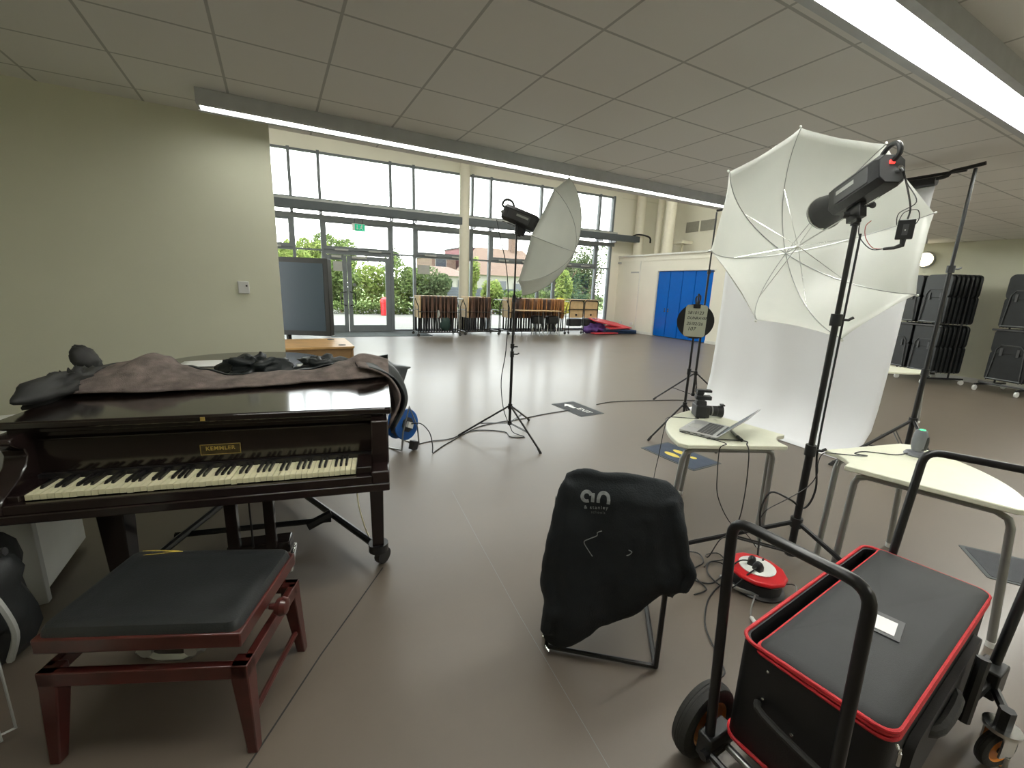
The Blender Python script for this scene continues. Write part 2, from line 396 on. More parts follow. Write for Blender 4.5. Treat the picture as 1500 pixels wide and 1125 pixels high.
for i in range(len(ms)-1):
    a, b = ms[i], ms[i+1]; w_ = b-a
    isdoor = abs(a+2.8) < .01
    win = thing('window_%d' % (i+1), '', '', WT @ V(((a+b)/2, 0, 0)), WA, kind='structure')
    fr = MB()
    wbox(fr, b-.042, b+.042, -.09, .06, 0, 5.42)
    wbox(fr, a+.03, b-.03, -.05, .05, 5.34, 5.42); wbox(fr, a+.03, b-.03, -.05, .05, 4.02, 4.07)
    if w_ > 1.5:
        if not isdoor:
            wbox(fr, a+.03, b-.03, -.05, .05, 2.52, 2.60); wbox(fr, a+.03, b-.03, -.05, .05, 0, .09)
        else:
            wbox(fr, a+.03, b-.03, -.05, .05, 2.46, 2.60); wbox(fr, a+.03, a+.09, -.06, .05, 0, 2.46); wbox(fr, b-.10, b-.03, -.06, .05, 0, 2.46)
        # opening light with its thick frame
        for (u0, u1, z0, z1) in ((a+.03, b-.03, 2.60, 2.70), (a+.03, b-.03, 3.40, 3.47), (a+.03, a+.12, 2.7, 3.4), (b-.12, b-.03, 2.7, 3.4)): wbox(fr, u0, u1, -.09, .04, z0, z1)
        part('pane', wbox(MB(), a+.12, b-.12, -.012, .0, 2.70, 3.40), 'glass', win, smooth=0)
        part('window_latch', wbox(wbox(MB(), a+.35, a+.75, -.12, -.09, 2.58, 2.63), b-.75, b-.35, -.12, -.09, 2.58, 2.63), 'lgrey', win, label='grey window latch')
        if not isdoor: part('pane', wbox(MB(), a+.035, b-.035, -.012, .0, .09, 2.52), 'glass', win, smooth=0)
    else:
        wbox(fr, a+.03, b-.03, -.04, .04, 2.54, 2.59); wbox(fr, a+.03, b-.03, -.05, .05, 0, .07)
        part('pane', wbox(MB(), a+.035, b-.035, -.012, .0, .07, 2.54), 'glass', win, smooth=0)
        part('pane', wbox(MB(), a+.035, b-.035, -.012, .0, 2.59, 3.46), 'glass', win, smooth=0)
    part('pane', wbox(MB(), a+.035, b-.035, -.012, .0, 4.07, 5.34), 'glass', win, smooth=0)
    part('window_frame', fr, 'dgrey', win, smooth=0)
    if isdoor:
        d = thing('door_1', '', '', WT @ V((-1.75, 0, 0)), WA, kind='structure')
        for (u0, u1, nm) in ((-2.71, -2.12, 0), (-2.10, -.78, 1)):
            f = MB(); ww = .125
            wbox(f, u0, u0+ww, -.05, .03, .0, 2.44); wbox(f, u1-ww, u1, -.05, .03, .0, 2.44); wbox(f, u0+ww, u1-ww, -.05, .03, 2.30, 2.44); wbox(f, u0+ww, u1-ww, -.05, .03, 0, .22)
            lf = part('door_leaf', f, 'dgrey', d, bevel=.004)
            part('pane', wbox(MB(), u0+ww, u1-ww, -.012, 0, .22, 2.30), 'glass', lf, smooth=0)
            uh = u1-.05 if nm == 0 else u0+.05; sg = -1 if nm == 0 else 1
            part('door_handle', MB().tube([WT@V((uh, -.05, .86)), WT@V((uh, -.12, .86)), WT@V((uh+sg*.16, -.12, .90)), WT@V((uh+sg*.16, -.12, 1.26)), WT@V((uh, -.12, 1.30)), WT@V((uh, -.05, 1.30))], .018, 8), 'black', lf)
            part('door_closer', wbox(MB(), u0+.15, u1-.15 if nm == 0 else u0+.6, -.11, -.05, 2.36, 2.43), 'lgrey', lf, label='grey overhead door closer')
for i, (u0, z0, t) in enumerate(((-2.52, 1.95, 0), (.18, 1.98, 1), (-3.50, 2.0, 2))):
    nt = single('notice', wbox(MB(), u0, u0+.42, -.018, -.013, z0, z0+.30), 'lgrey', ('small grey notice on the glass of the narrow door leaf', 'small grey notice on the narrow pane right of the glass doors', 'small pale notice on the glass behind the big dark screen')[i], 'notice', smooth=0)
single('door_sticker', MB().cyl(WT@V((-1.90, -.053, 1.53)), WT@V((-1.90, -.05, 1.53)), .055), 'slate', 'small round blue-grey sticker on the wide glass door leaf', 'sticker')

# exit sign hanging over the doors
es = thing('exit_sign', 'green and white running-man exit sign above the glass doors', 'exit sign', WT@V((-1.72, -.2, 3.22)), WA)
part('sign_plate', wbox(MB(), -1.92, -1.53, -.215, -.19, 3.20, 3.42), 'white', es)
part('sign_face', wbox(MB(), -1.84, -1.54, -.222, -.216, 3.21, 3.41), 'signgreen', es)
rm = MB()
def wp(u, z): return WT@V((u, -.226, z))
rm.cyl(WT@V((-1.625, -.228, 3.375)), WT@V((-1.625, -.222, 3.375)), .017, n=10)
for a_, b_ in (((-1.63, 3.355), (-1.655, 3.30)), ((-1.655, 3.30), (-1.61, 3.27)), ((-1.61, 3.27), (-1.60, 3.235)), ((-1.655, 3.30), (-1.69, 3.26)), ((-1.69, 3.26), (-1.72, 3.26)), ((-1.635, 3.345), (-1.595, 3.325)), ((-1.635, 3.345), (-1.68, 3.33))): rm.tube([wp(*a_), wp(*b_)], .010, 6)
rm.tube([wp(-1.77, 3.38), wp(-1.77, 3.26)], .009, 6).tube([wp(-1.80, 3.29), wp(-1.77, 3.25), wp(-1.74, 3.29)], .009, 6)
part('pictogram', rm, 'white', es, label='white running figure and arrow')
for a_ in (-1.85, -1.60): part('hanger', MB().cyl(WT@V((a_, -.2, 3.42)), WT@V((a_, -.4, 3.67)), .006), 'black', es)

# columns and ducts
struct('column', MB().cyl(WT@V((1.72, -.42, 0)), WT@V((1.72, -.42, 6.3)), .175, n=32), 'cream')
struct('column', MB().cyl((13.62, 14.2, 3.11), (13.62, 14.2, 6.3), .20, n=28), 'pipe')
struct('column', MB().cyl((13.62, 12.6, 3.11), (13.62, 12.6, 6.3), .20, n=28), 'pipe')
vd = thing('vent_grille', 'pair of grey vent grilles high on the far cream wall', 'vent', (15.2, 12.5, 4.1))
for (a, b) in ((12.55, 13.15), (11.75, 12.45)):
    part('grille', MB().box(15.17, 15.2, a, b, 4.12, 4.52), 'vent', vd)
single('air_duct', MB().tube([(14.0, 13.5, 3.11), (14.0, 13.5, 6.3)], .12, 16), 'pipe', 'slim cream pipe standing between the two thick columns above the ledge', 'pipe')
cb = single('ceiling_projector', MB().box(14.3, 14.9, 12.5, 13.0, 3.6, 3.72).cyl((14.6, 12.75, 3.11), (14.6, 12.75, 3.6), .05), 'pipe', 'small cream bracket box beside the second column on the ledge', 'bracket')
cb.name = 'bracket_box'
cl = single('cable_hoop', MB().tube([(13.25, 14.5, 3.75), (13.3, 14.0, 3.95), (13.9, 13.9, 3.9), (14.1, 14.0, 3.7)], .035, 8, smooth=6), 'black', 'thick black cable looped around the column at the beam end', 'cable')
ent = struct('trim_8', wbox(MB(), -2.75, .3, -1.55, -.1, .0, .012), 'carpet', smooth=0)

# strip lights
def strip(x0, x1, y0, y1, label, lit, lm='lamp', ZC=2.93):
    t = thing('ceiling_light', label, 'light', (x0, y0, ZC-.1), 0)
    h = MB().box(x0, x1, y0, y0+.045, ZC-.105, ZC-.001).box(x0, x1, y1-.045, y1, ZC-.105, ZC-.001).box(x0, x0+.015, y0+.045, y1-.045, ZC-.10, ZC-.001).box(x1-.015, x1, y0+.045, y1-.045, ZC-.10, ZC-.001)
    part('housing', h, 'fl_in', t)
    part('diffuser', MB().box(x0+.02, x1-.02, lit[0], lit[1], ZC-.098, ZC-.085), lm, t, smooth=0)
strip(-.40, 12.0, 4.16, 4.36, 'long grey strip light with a thin bright line before the windows', (4.205, 4.315), 'lamp2')
strip(.5, 13.0, 7.4, 7.7, 'added unseen fill strip light on the hall ceiling, nearer the low ceiling', (7.45, 7.65), 'lamp', 6.3)  # strip lamp added out of view to brighten the hall
strip(.5, 13.0, 11.0, 11.3, 'added unseen fill strip light on the hall ceiling, nearer the windows', (11.05, 11.25), 'lamp', 6.3)  # second unseen strip, added to lift the hall walls
strip(-.9, 12.6, 1.06, 1.32, 'long bright strip light at the top right, nearest overhead', (1.105, 1.275))
strip(1.5, 12.8, -2.1, -1.85, 'added unseen fill strip light behind the viewpoint', (-2.055, -1.90))  # fill lamp added out of view behind the camera

wl = thing('wall_light', 'round lit bulkhead lamp on the cream wall above the chair racks', 'light', (12.99, 4.46, 2.58))
part('lamp_rim', MB().lathe([(.17, 0), (.18, .03), (.17, .06), (.15, .07)], (13.0, 4.46, 2.58), (-1, 0, 0), 32), 'lgrey', wl)
part('lamp_shade', MB().lathe([(.15, .05), (.145, .075), (.10, .10), (.03, .108)], (13.0, 4.46, 2.58), (-1, 0, 0), 32), 'lampwarm', wl)

th = thing('wall_switch', 'small square white switch box on the cream wall', 'switch', (-.24, 4.73, 1.46))
part('box', MB().box(-.285, -.195, 4.70, 4.73, 1.465, 1.575), 'white', th, bevel=.008)
part('dial', MB().cyl((-.215, 4.70, 1.535), (-.215, 4.695, 1.535), .008), 'black', th)

# floor seams
fs = MB()
def strip_line(mb, pts, w, z):
    for a, b in zip(pts, pts[1:]):
        a = V((*a, z)); b = V((*b, z)); n = (b-a).cross(V((0, 0, 1))).normalized()*w/2
        mb.add([a-n, b-n, b+n, a+n], [(0, 1, 2, 3)])
strip_line(fs, [(-.60, .82), (-.18, 1.407), (.068, 1.767), (.26, 2.02), (.44, 2.26)], .007, .0022)
struct('trim_9', fs, 'rubber', smooth=0)
fs = MB(); strip_line(fs, [(.82, .0), (.913, .975), (.97, 1.6), (1.053, 2.293), (1.14, 3.0)], .0022, .0012)
struct('trim_10', fs, 'mgrey', smooth=0)

# ------------------------------------------------------------------ grand piano
PA = math.radians(-11.97)
PT = Matrix.Translation((-.922, 2.276, 0)) @ rotz(PA)
def P(x, d, z): return PT @ V((x, d, z))
pn = thing('grand_piano', 'black lacquered grand piano with yellowed keys and a gilt name plate', 'piano', (-.922, 2.276, 0), PA)
def pbox(mb, *a): return mb.box(*a, PT)
XL, XR = -.125, 1.385
# curved outline of the case, seen from above (local x, depth)
out = [(XL, .20), (XL, 1.45), (XL+.05, 1.72), (.12, 1.93), (.42, 2.0), (.70, 1.93), (.90, 1.70), (1.0, 1.42), (1.12, 1.15), (1.28, .98), (XR, .85), (XR, .20)]
def smooth_out(o):
    p = [V((*q, 0)) for q in o]; m = bez(p[1:-1], 5); return [tuple(p[0][:2])]+[(q.x, q.y) for q in m]+[tuple(p[-1][:2])]
so = smooth_out(out)
case = MB().prism(so, PT@V((0, 0, .66)), PT.to_3x3()@V((1, 0, 0)), PT.to_3x3()@V((0, 1, 0)), .29)
part('case', case, 'ebonyr', pn, bevel=.006)
def inset(o, k, y0):
    cx = .6; cy = 1.0
    return [(cx+(x-cx)*k, max(y0, cy+(y-cy)*k)) for x, y in o]
lid_o = [(x, max(y, .12)) if y > .21 else (x, .11) for x, y in inset(so, 1.022, .11)]
part('lid', MB().prism(lid_o, PT@V((0, 0, .965)), PT.to_3x3()@V((1, 0, 0)), PT.to_3x3()@V((0, 1, 0)), .036), 'ebony', pn, bevel=.010)
part('lid_moulding', pbox(pbox(MB(), XL+.02, XR-.02, .135, .165, .945, .966), XL+.07, XR-.08, .150, .17, .905, .915), 'ebony', pn, bevel=.004)
part('lid_lock', pbox(MB(), .585, .602, .105, .110, .975, .992), 'gold', pn, label='small brass lock plate')
# keybed and rails
kb = MB(); pbox(kb, XL, XR, -.05, .62, .632, .672)
part('keybed', kb, 'ebonyr', pn, bevel=.006)
part('key_slip', pbox(MB(), XL+.03, XR-.03, -.045, -.018, .672, .712), 'ebonyr', pn, bevel=.004)
part('fallboard', pbox(MB(), XL+.07, XR-.07, .172, .20, .672, .945), 'ebony', pn, bevel=.003)
fb2 = MB(); pbox(fb2, XL+.07, XR-.07, .150, .172, .735, .755)
part('felt_strip', fb2, 'bkey', pn)
# arms with the scrolled front
def arm(x0, x1):
    prof = [(-.05, .672), (.19, .672), (.24, .95), (.10, .95), (.055, .945), (.05, .925), (.075, .905), (.115, .885), (.125, .855), (.105, .815), (.06, .78), (.01, .755), (-.03, .735), (-.05, .715)]
    R3 = PT.to_3x3()
    return MB().prism(prof, P(x0, 0, 0), R3@V((0, 1, 0)), R3@V((0, 0, 1)), x1-x0)
part('arm', arm(XL, -.045), 'ebonyr', pn, bevel=.006)
ra = MB(); pbox(ra, 1.302, XR, .06, .24, .672, .95); pbox(ra, 1.302, XR, -.05, .08, .672, .735)
part('arm', ra, 'ebonyr', pn, bevel=.008)
part('key_block', pbox(MB(), -.045, -.006, -.02, .17, .672, .738), 'ebonyr', pn, bevel=.004)
part('key_block', pbox(MB(), 1.293-.06+.002, 1.302, -.02, .17, .672, .75), 'ebonyr', pn, bevel=.004)
# keys: 52 white, 36 black
KW = (1.232)/52
rnd = random.Random(3)
def keymesh(name, boxes, m):
    mb = MB()
    for b in boxes: mb.box(*b)
    me = bpy.data.meshes.new(name); me.from_pydata([tuple(p) for p in mb.v], [], mb.f); me.materials.append(M[m]); return me
wm = keymesh('white_key', [(.0011, KW-.0011, 0, .150, 0, .022)], 'ivory')
bmb = MB(); bmb.ring_loft([[V((a, y, z)) for a, z in ((-.0058, 0), (.0058, 0), (.0045, h), (-.0045, h))] for y, h in ((.0, .006), (.010, .0125), (.10, .0125))])
bm_ = bpy.data.meshes.new('black_key'); bm_.from_pydata([tuple(p) for p in bmb.v], [], bmb.f); bm_.materials.append(M['bkey'])
for i in range(52):
    o = bpy.data.objects.new('white_key', wm); C.objects.link(o); o.parent = pn
    o.location = (i*KW, -.004, .712+rnd.uniform(-.001, .001)-(.003 if i in (14, 17, 30) else 0))
pat = [1, 0, 1, 1, 0, 1, 1]   # from A: A# . C# D# . F# G#
names = 'ABCDEFG'
k = 0
for i in range(51):
    if names[i % 7] in 'ACDFG':
        o = bpy.data.objects.new('black_key', bm_); C.objects.link(o); o.parent = pn
        o.location = ((i+1)*KW, .050, .7335)
# name plate
part('name_plate', pbox(MB(), .548, .712, .168, .172, .792, .842), mat('faded_gilt_plate', (.05, .035, .012), .4, .2, var=.4, vscale=40), pn, label='small gilt edged name plate')
gl = MB()
for a in ((.548, .712, .166, .168, .840, .842), (.548, .712, .166, .168, .792, .794), (.548, .550, .166, .168, .792, .842), (.710, .712, .166, .168, .792, .842)): pbox(gl, *a)
part('plate_border', gl, 'gold', pn)
text('plate_name', 'KEMMLER', .026, PT @ Matrix.Translation((.63, .1655, .822)) @ Matrix.Rotation(PI/2, 4, 'X'), 'gold', pn, sp=1.1, off=.0004)
# legs
def taper(cx, cd, z0, z1, w0, w1, zc=0):
    R = []
    for z, w_ in ((z1, w1), (z1-.07, w1), (z1-.085, w1*.84), (z0+.03, w0), (z0, w0)):
        R.append([P(cx+a*w_/2, cd+b*w_/2, z) for a, b in ((-1, -1), (1, -1), (1, 1), (-1, 1))])
    return MB().ring_loft(R)
for cx, cd in ((.12, .30), (1.315, .30), (.45, 1.62)):
    lg = part('leg', taper(cx, cd, .135, .635, .062 if cx > 1 else .085, .088 if cx > 1 else .13), 'ebonyr', pn, bevel=.004)
    cs = MB(); c0 = P(cx, cd, .05)
    fdir = V((math.cos(cx*5+.3), math.sin(cx*5+.3), 0))
    cs.cyl(P(cx, cd, .10), P(cx, cd, .145), .055).cyl(c0-fdir.cross(V((0, 0, 1)))*.018+fdir*.03, c0+fdir.cross(V((0, 0, 1)))*.018+fdir*.03, .048)
    cs.cyl(c0-fdir.cross(V((0, 0, 1)))*.03+fdir*.03, c0-fdir.cross(V((0, 0, 1)))*.022+fdir*.03, .03)
    part('caster', cs, 'black', lg)
# spider dolly
pts = [P(.12, .30, .115), P(1.315, .30, .115), P(.45, 1.62, .115), P(.56, .93, .125)]
for q in pts[:2]:
    part('dolly_arm', MB().tube([q, pts[2]], .021, 8), 'black', pn)
part('dolly_crossbar', MB().tube([P(.16, .72, .10), P(1.02, .71, .10)], .018, 8).tube([P(.88, .70, .075), P(1.02, .73, .13)], .03, 8), 'black', pn)
# pedal lyre
ly = MB()
for a in (.585, .735): pbox(ly, a-.03, a+.03, .33, .37, .17, .64)
part('lyre_post', pbox(MB(), .555, .610, .33, .37, .17, .64), 'ebonyr', pn, bevel=.004)
part('lyre_post', pbox(MB(), .735, .785, .33, .37, .17, .64), 'ebonyr', pn, bevel=.004)
part('pedal_box', pbox(MB(), .53, .84, .38, .48, .105, .175), 'ebonyr', pn, bevel=.008)
part('pedal_rod', MB().cyl(P(.665, .36, .17), P(.665, .36, .64), .005), 'black', pn)
for a in (.66, .77, .86):
    part('pedal', MB().tube([P(a, .42, .13), P(a, .34, .12), P(a, .26, .105), P(a, .22, .09)], [.010, .014, .022, .018], 8), 'chrome', pn)
# music desk edge, papers on the lid
part('lid_edge', pbox(MB(), XR-.012, XR+.012, .11, .60, 1.0, 1.004), 'ebony', pn)

for i, (a, d0, w_, h_, r, lab) in enumerate(((.03, 1.30, .38, .24, .1, 'wide white sheet of paper on the far left of the piano lid'), (.40, 1.34, .26, .20, -.12, 'smaller white sheet of paper on the piano lid behind the fold'), (.80, 1.18, .22, .18, .2, 'white sheet half under the black lining on the piano lid'))):
    T = PT @ Matrix.Translation((a, d0, 1.0035)) @ rotz(r)
    pp = MB(); nn_ = 8
    vs = []; fs_ = []
    for jy in range(nn_):
        for jx in range(nn_):
            x = w_*jx/(nn_-1); y = h_*jy/(nn_-1); vs.append(T@V((x, y, .002+.02*max(0, math.sin(x*9+i))*y)))
    for jy in range(nn_-1):
        for jx in range(nn_-1): fs_.append((jy*nn_+jx, jy*nn_+jx+1, (jy+1)*nn_+jx+1, (jy+1)*nn_+jx))
    pp.add(vs, fs_); single('paper_sheet', pp, 'paper', lab, 'paper', solid=.0008)

# quilted cover folded back over the lid
cv = thing('piano_cover', 'brown fleece lined black cover folded back over the piano lid', 'cover', P(.6, .8, 1.0), PA)
def lerp_tab(x, tab):
    for (a, *va), (b, *vb) in zip(tab, tab[1:]):
        if x <= b:
            t = max(0, (x-a)/(b-a)); t = t*t*(3-2*t); return [p+(q-p)*t for p, q in zip(va, vb)]
    return list(tab[-1][1:])
#      x     front d  ridge d  ridge z  back d
FT = [(-.24, .52, .72, .03, .86), (-.18, .51, .80, .065, .95), (-.02, .51, .85, .105, 1.02), (.11, .515, .86, .155, 1.05), (.18, .52, .86, .135, 1.02), (.27, .53, .82, .09, .98), (.37, .55, .80, .065, .93), (.5, .57, .78, .045, .90), (.65, .60, .80, .05, .93), (.8, .63, .82, .055, .95), (.95, .67, .84, .05, .97), (1.11, .71, .90, .095, 1.05), (1.24, .74, .95, .125, 1.12), (1.34, .77, .98, .11, 1.15), (1.40, .79, 1.0, .10, 1.15)]
def cover_sheet(x0, x1, nx, prof, seed, amp=.012):
    vs = []; fs_ = []; nr = len(prof)
    for i in range(nx):
        x = x0+(x1-x0)*i/(nx-1); f, rd, rz_, bd = lerp_tab(x, FT)
        for j, (kind, t) in enumerate(prof):
            if kind == 'f':
                d = f+(rd-f)*t; z = 1.004+.02*(t == 0)+rz_*(math.sin(t*PI/2)**.72)
            else:
                d = rd+(bd-rd)*t; z = 1.006+rz_*(math.cos(t*PI/2)**.8)
            nz_ = noise.noise(V((x*4.5+seed, d*5, z*3)))+.5*noise.noise(V((x*13+seed, d*8, z*6)))
            fold = .35*math.sin(x*10+d*14+seed)
            z += (nz_+fold)*amp*(.3+t if kind == 'f' else 1.3-t); d += nz_*amp*1.2
            vs.append(P(x, d, max(z, 1.0045)))
    for i in range(nx-1):
        for j in range(nr-1): fs_.append((i*nr+j, (i+1)*nr+j, (i+1)*nr+j+1, i*nr+j+1))
    return MB().add(vs, fs_)
fr_prof = [('f', t/14) for t in range(0, 15)]+[('b', .12)]
part('fleece_side', cover_sheet(-.18, 1.40, 110, fr_prof, 1.3, .011), 'fleece', cv, solid=.012, smooth=180)
bk_prof = [('b', t/10) for t in range(0, 11)]
lining = cover_sheet(-.20, 1.40, 90, bk_prof, 4.1, .018)
part('lining', lining, 'lining', cv, solid=.008, smooth=180)
# crumpled black lining rear of the ridge
def blob(c, r, T, seed, amp, n=26, m=16):
    mb = MB(); mb.sphere((0, 0, 0), r, n, m)
    for i, p in enumerate(mb.v):
        q = p.normalized(); k = 1+amp*noise.noise(q*2.2+V((seed, 0, 0)))+amp*.5*abs(noise.noise(q*6+V((0, seed, 0))))
        mb.v[i] = T @ (V(c)+p*k)
    return mb
part('lining', blob((.95, 1.10, 1.03), (.15, .09, .06), PT, 3.3, .9, 34, 20), 'lining', cv, smooth=180)
part('lining', blob((.58, 1.10, 1.035), (.17, .09, .065), PT, 8.1, .9, 34, 20), 'lining', cv, smooth=180)
part('rolled_edge', blob((-.16, .66, 1.045), (.085, .30, .055), PT, 1.3, .9, 34, 22), mat('worn_black_lining', (.022, .023, .022), .6, var=.3), cv, smooth=180)
part('rolled_edge', blob((-.20, .90, 1.13), (.045, .07, .085), PT @ Matrix.Translation((-.2, .9, 1.1)) @ Matrix.Rotation(-.5, 4, 'Y') @ Matrix.Translation((.2, -.9, -1.1)), 2.3, .25), mat('worn_black_lining', (.024, .025, .024), .6, var=.3), cv, smooth=180)
# the flap hanging over the right flank
def flap(x0, dx, mname, seed, lo):
    vs = []; fs_ = []; nd, nz2 = 26, 22
    for i in range(nd):
        t = i/(nd-1); d = .74+.48*t
        low = 1.0-lo*(math.sin(PI*(.12+.88*min(1, t*1.25)))**.6)*(1-.55*t)
        for j in range(nz2):
            s = j/(nz2-1)
            if s < .3: a = s/.3; x = x0-.16+(.16+.03+dx)*a; z = 1.02+.13*math.sin(PI*(.30+.45*(1-a)))*(1-.45*abs(t-.5)) - .09*a
            else:
                a = (s-.3)/.7; x = x0+.03+dx+.06*math.sin(a*PI)*(1+t); z = 1.02+.13*math.sin(PI*.30)*(1-.45*abs(t-.5))-.09 + (low-1.03)*a
            nn_ = noise.noise(V((x*5+seed, d*7, z*5)))
            vs.append(P(x+nn_*.018+.015*math.sin(d*28), d+nn_*.015, z+nn_*.01))
    for i in range(nd-1):
        for j in range(nz2-1): fs_.append((i*nz2+j, i*nz2+j+1, (i+1)*nz2+j+1, (i+1)*nz2+j))
    return MB().add(vs, fs_)
part('fleece_side', flap(XR-.02, .0, 'fleece', 2.2, .42), 'fleece', cv, solid=.012, smooth=180)
part('lining', flap(XR-.02, .03, 'lining', 2.2, .45), 'lining', cv, solid=.008, smooth=180)

# ------------------------------------------------------------------ piano bench
BA = math.atan2(1.442-1.69, -.176+.746)
BT = Matrix.Translation((-.746, 1.69, 0)) @ rotz(BA)
def bb(mb, *a): return mb.box(*a, BT)
bn = thing('piano_bench', 'dark red mahogany piano bench with padded black seat and side knob', 'bench', (-.746, 1.69, 0), BA)
L_, D_ = .622, .44
part('seat_frame', bb(MB(), 0, L_, 0, D_, .425, .478), 'mahog', bn, bevel=.005)
cu_ = MB(); rings = []
for z, k_ in ((.478, 0), (.494, .003), (.507, .010), (.512, .026), (.506, .06), (.503, .10)):
    rings.append([BT@V((x, y, z)) for x, y in roundrect(L_-.016-2*k_, D_-.016-2*k_, .03, 4, L_/2, D_/2)])
cu_.ring_loft(rings); part('seat_pad', cu_, 'leather', bn)
part('tape_patch', MB().add([BT@V(p) for p in ((.035, D_-.012, .505), (.06, D_-.05, .509), (.20, D_-.03, .512), (.16, D_-.018, .508), (.08, D_-.006, .503))], [(0, 1, 2, 3, 4)]), 'foam', bn, label='torn yellow foam patch', solid=.002)
F0_, F1_ = -.01, L_+.01
part('base_rail', bb(MB(), F0_, F1_, -.0, .028, .30, .352), 'mahog', bn, bevel=.004)
part('base_rail', bb(MB(), F0_, F1_, D_-.028, D_, .30, .352), 'mahog', bn, bevel=.004)
part('side_rail', bb(MB(), F1_-.028, F1_, .03, D_-.03, .30, .352), 'mahog', bn, bevel=.004)
part('side_rail', bb(MB(), F0_, F0_+.028, .03, D_-.03, .30, .352), 'mahog', bn, bevel=.004)
for sx in (0, 1):
    for sy in (0, 1):
        x = F0_+.028 if sx == 0 else F1_-.028; y = .028 if sy == 0 else D_-.028; o_ = .045
        R = []
        for z, w_, k_ in ((.352, .056, 0), (.29, .056, .0), (.0, .034, 1)):
            cx = x+(o_*k_*(1 if sx else -1))*.45; cy = y+(o_*k_*(1 if sy else -1))*.45
            R.append([BT@V((cx+a*w_/2, cy+b*w_/2, z)) for a, b in ((-1, -1), (1, -1), (1, 1), (-1, 1))])
        part('leg', MB().ring_loft(R), 'mahog', bn, bevel=.004)
part('stretcher', MB().tube([BT@V((F1_-.02, .02, .11)), BT@V((F1_-.02, D_-.02, .11))], .012, 8), 'mahog', bn)
# scissor lift mechanism
for y in (.10, D_-.10):
    part('scissor_arm', MB().tube([BT@V((.16, y, .345)), BT@V((.30, y, .43))], .010, 6).tube([BT@V((.46, y, .345)), BT@V((.32, y, .43))], .010, 6), 'steel', bn)
part('lift_screw', MB().cyl(BT@V((.10, D_/2, .39)), BT@V((L_+.03, D_/2, .40)), .009), 'steel', bn)
part('scissor_plate', MB().tube([BT@V((.28, .04, .40)), BT@V((.34, .04, .368)), BT@V((.42, .04, .366)), BT@V((.48, .04, .40))], .017, 6).cyl(BT@V((.31, .02, .40)), BT@V((.31, .06, .40)), .02).cyl(BT@V((.45, .02, .40)), BT@V((.45, .06, .40)), .02), 'steel', bn)
part('knob', MB().lathe([(.010, 0), (.012, .02), (.028, .026), (.034, .045), (.028, .062), (.012, .068)], BT@V((L_, D_*.45, .415)), BT.to_3x3()@V((1, 0, 0)), 18), 'mahog', bn)

# ------------------------------------------------------------------ clutter at the left edge
wc = thing('storage_unit', 'low white storage unit standing left of the piano', 'cupboard', (-1.6, 3.4, 0))
part('body', MB().box(-2.1, -1.10, 2.72, 3.25, .04, .80), 'white', wc, bevel=.006)
part('top', MB().box(-2.12, -1.085, 2.70, 3.27, .80, .83), 'white', wc, bevel=.006)
part('end_panel', MB().box(-1.26, -1.085, 2.68, 2.72, .0, .80), 'lgrey', wc, bevel=.003)
part('shelf_line', MB().box(-2.1, -1.27, 2.70, 2.72, .52, .54).box(-2.1, -1.27, 2.70, 2.72, .70, .715), 'lgrey', wc)
bg_ = thing('rucksack', 'black rucksack slumped between the bench and the white unit', 'bag', (-1.06, 2.25, 0))
part('body', blob((-1.14, 2.27, .30), (.16, .15, .30), Matrix(), 5.5, .35), 'bag', bg_, smooth=180)
part('strap', MB().tube([(-1.04, 2.13, .50), (-.98, 2.10, .40), (-.96, 2.11, .25), (-1.0, 2.13, .12)], .012, 6, smooth=5), 'lgrey', bg_)
part('buckle', MB().box(-1.075, -1.05, 2.09, 2.115, .30, .36), 'chrome', bg_)
ms_ = thing('music_stand', 'folded black music stand leaning on the black bag', 'music stand', (-1.15, 2.1, 0))
part('desk_bar', MB().tube([(-1.32, 2.18, .50), (-.94, 2.12, .585)], .016, 6), 'black', ms_)
part('tube', MB().tube([(-1.25, 2.22, .55), (-1.00, 2.22, .625)], .009, 6), 'black', ms_)
part('tube', MB().tube([(-1.22, 2.1, .52), (-1.20, 2.0, .02)], .011, 6), 'black', ms_)
pbg = thing('plastic_sack', 'pale grey plastic sack on the floor beside the bench', 'sack', (-.95, 1.6, 0))
part('body', blob((-1.01, 1.52, .17), (.16, .20, .22), Matrix(), 7.7, .5), mat('pale_plastic_film', (.36, .37, .32), .35, var=.15, vscale=9, bump=.4, bscale=14), pbg, smooth=180)
wr_ = thing('wire_rack', 'small white wire rack beside the bench end', 'rack', (-1.0, 1.9, 0))
for k_ in range(5):
    part('wire', MB().tube([(-.93-.03*k_, 1.84-.02*k_, .02), (-.95-.03*k_, 1.86-.02*k_, .34)], .004, 5), 'lgrey', wr_)
part('wire_loop', MB().tube([(-.90, 1.86, .33), (-1.12, 1.78, .33), (-1.12, 1.78, .04), (-.90, 1.86, .04)], .005, 5, closed=True), 'lgrey', wr_)

# chrome stand foot seen past the lyre is the pedals; cream flex behind the leg
single('mains_flex', MB().tube([P(1.25, .9, .62), P(1.20, .62, .50), P(1.20, .50, .33), P(1.235, .42, .2), P(1.26, .40, .13)], .0045, 6, smooth=6), 'ivory', 'cream flex hanging behind the front right piano leg', 'cable')

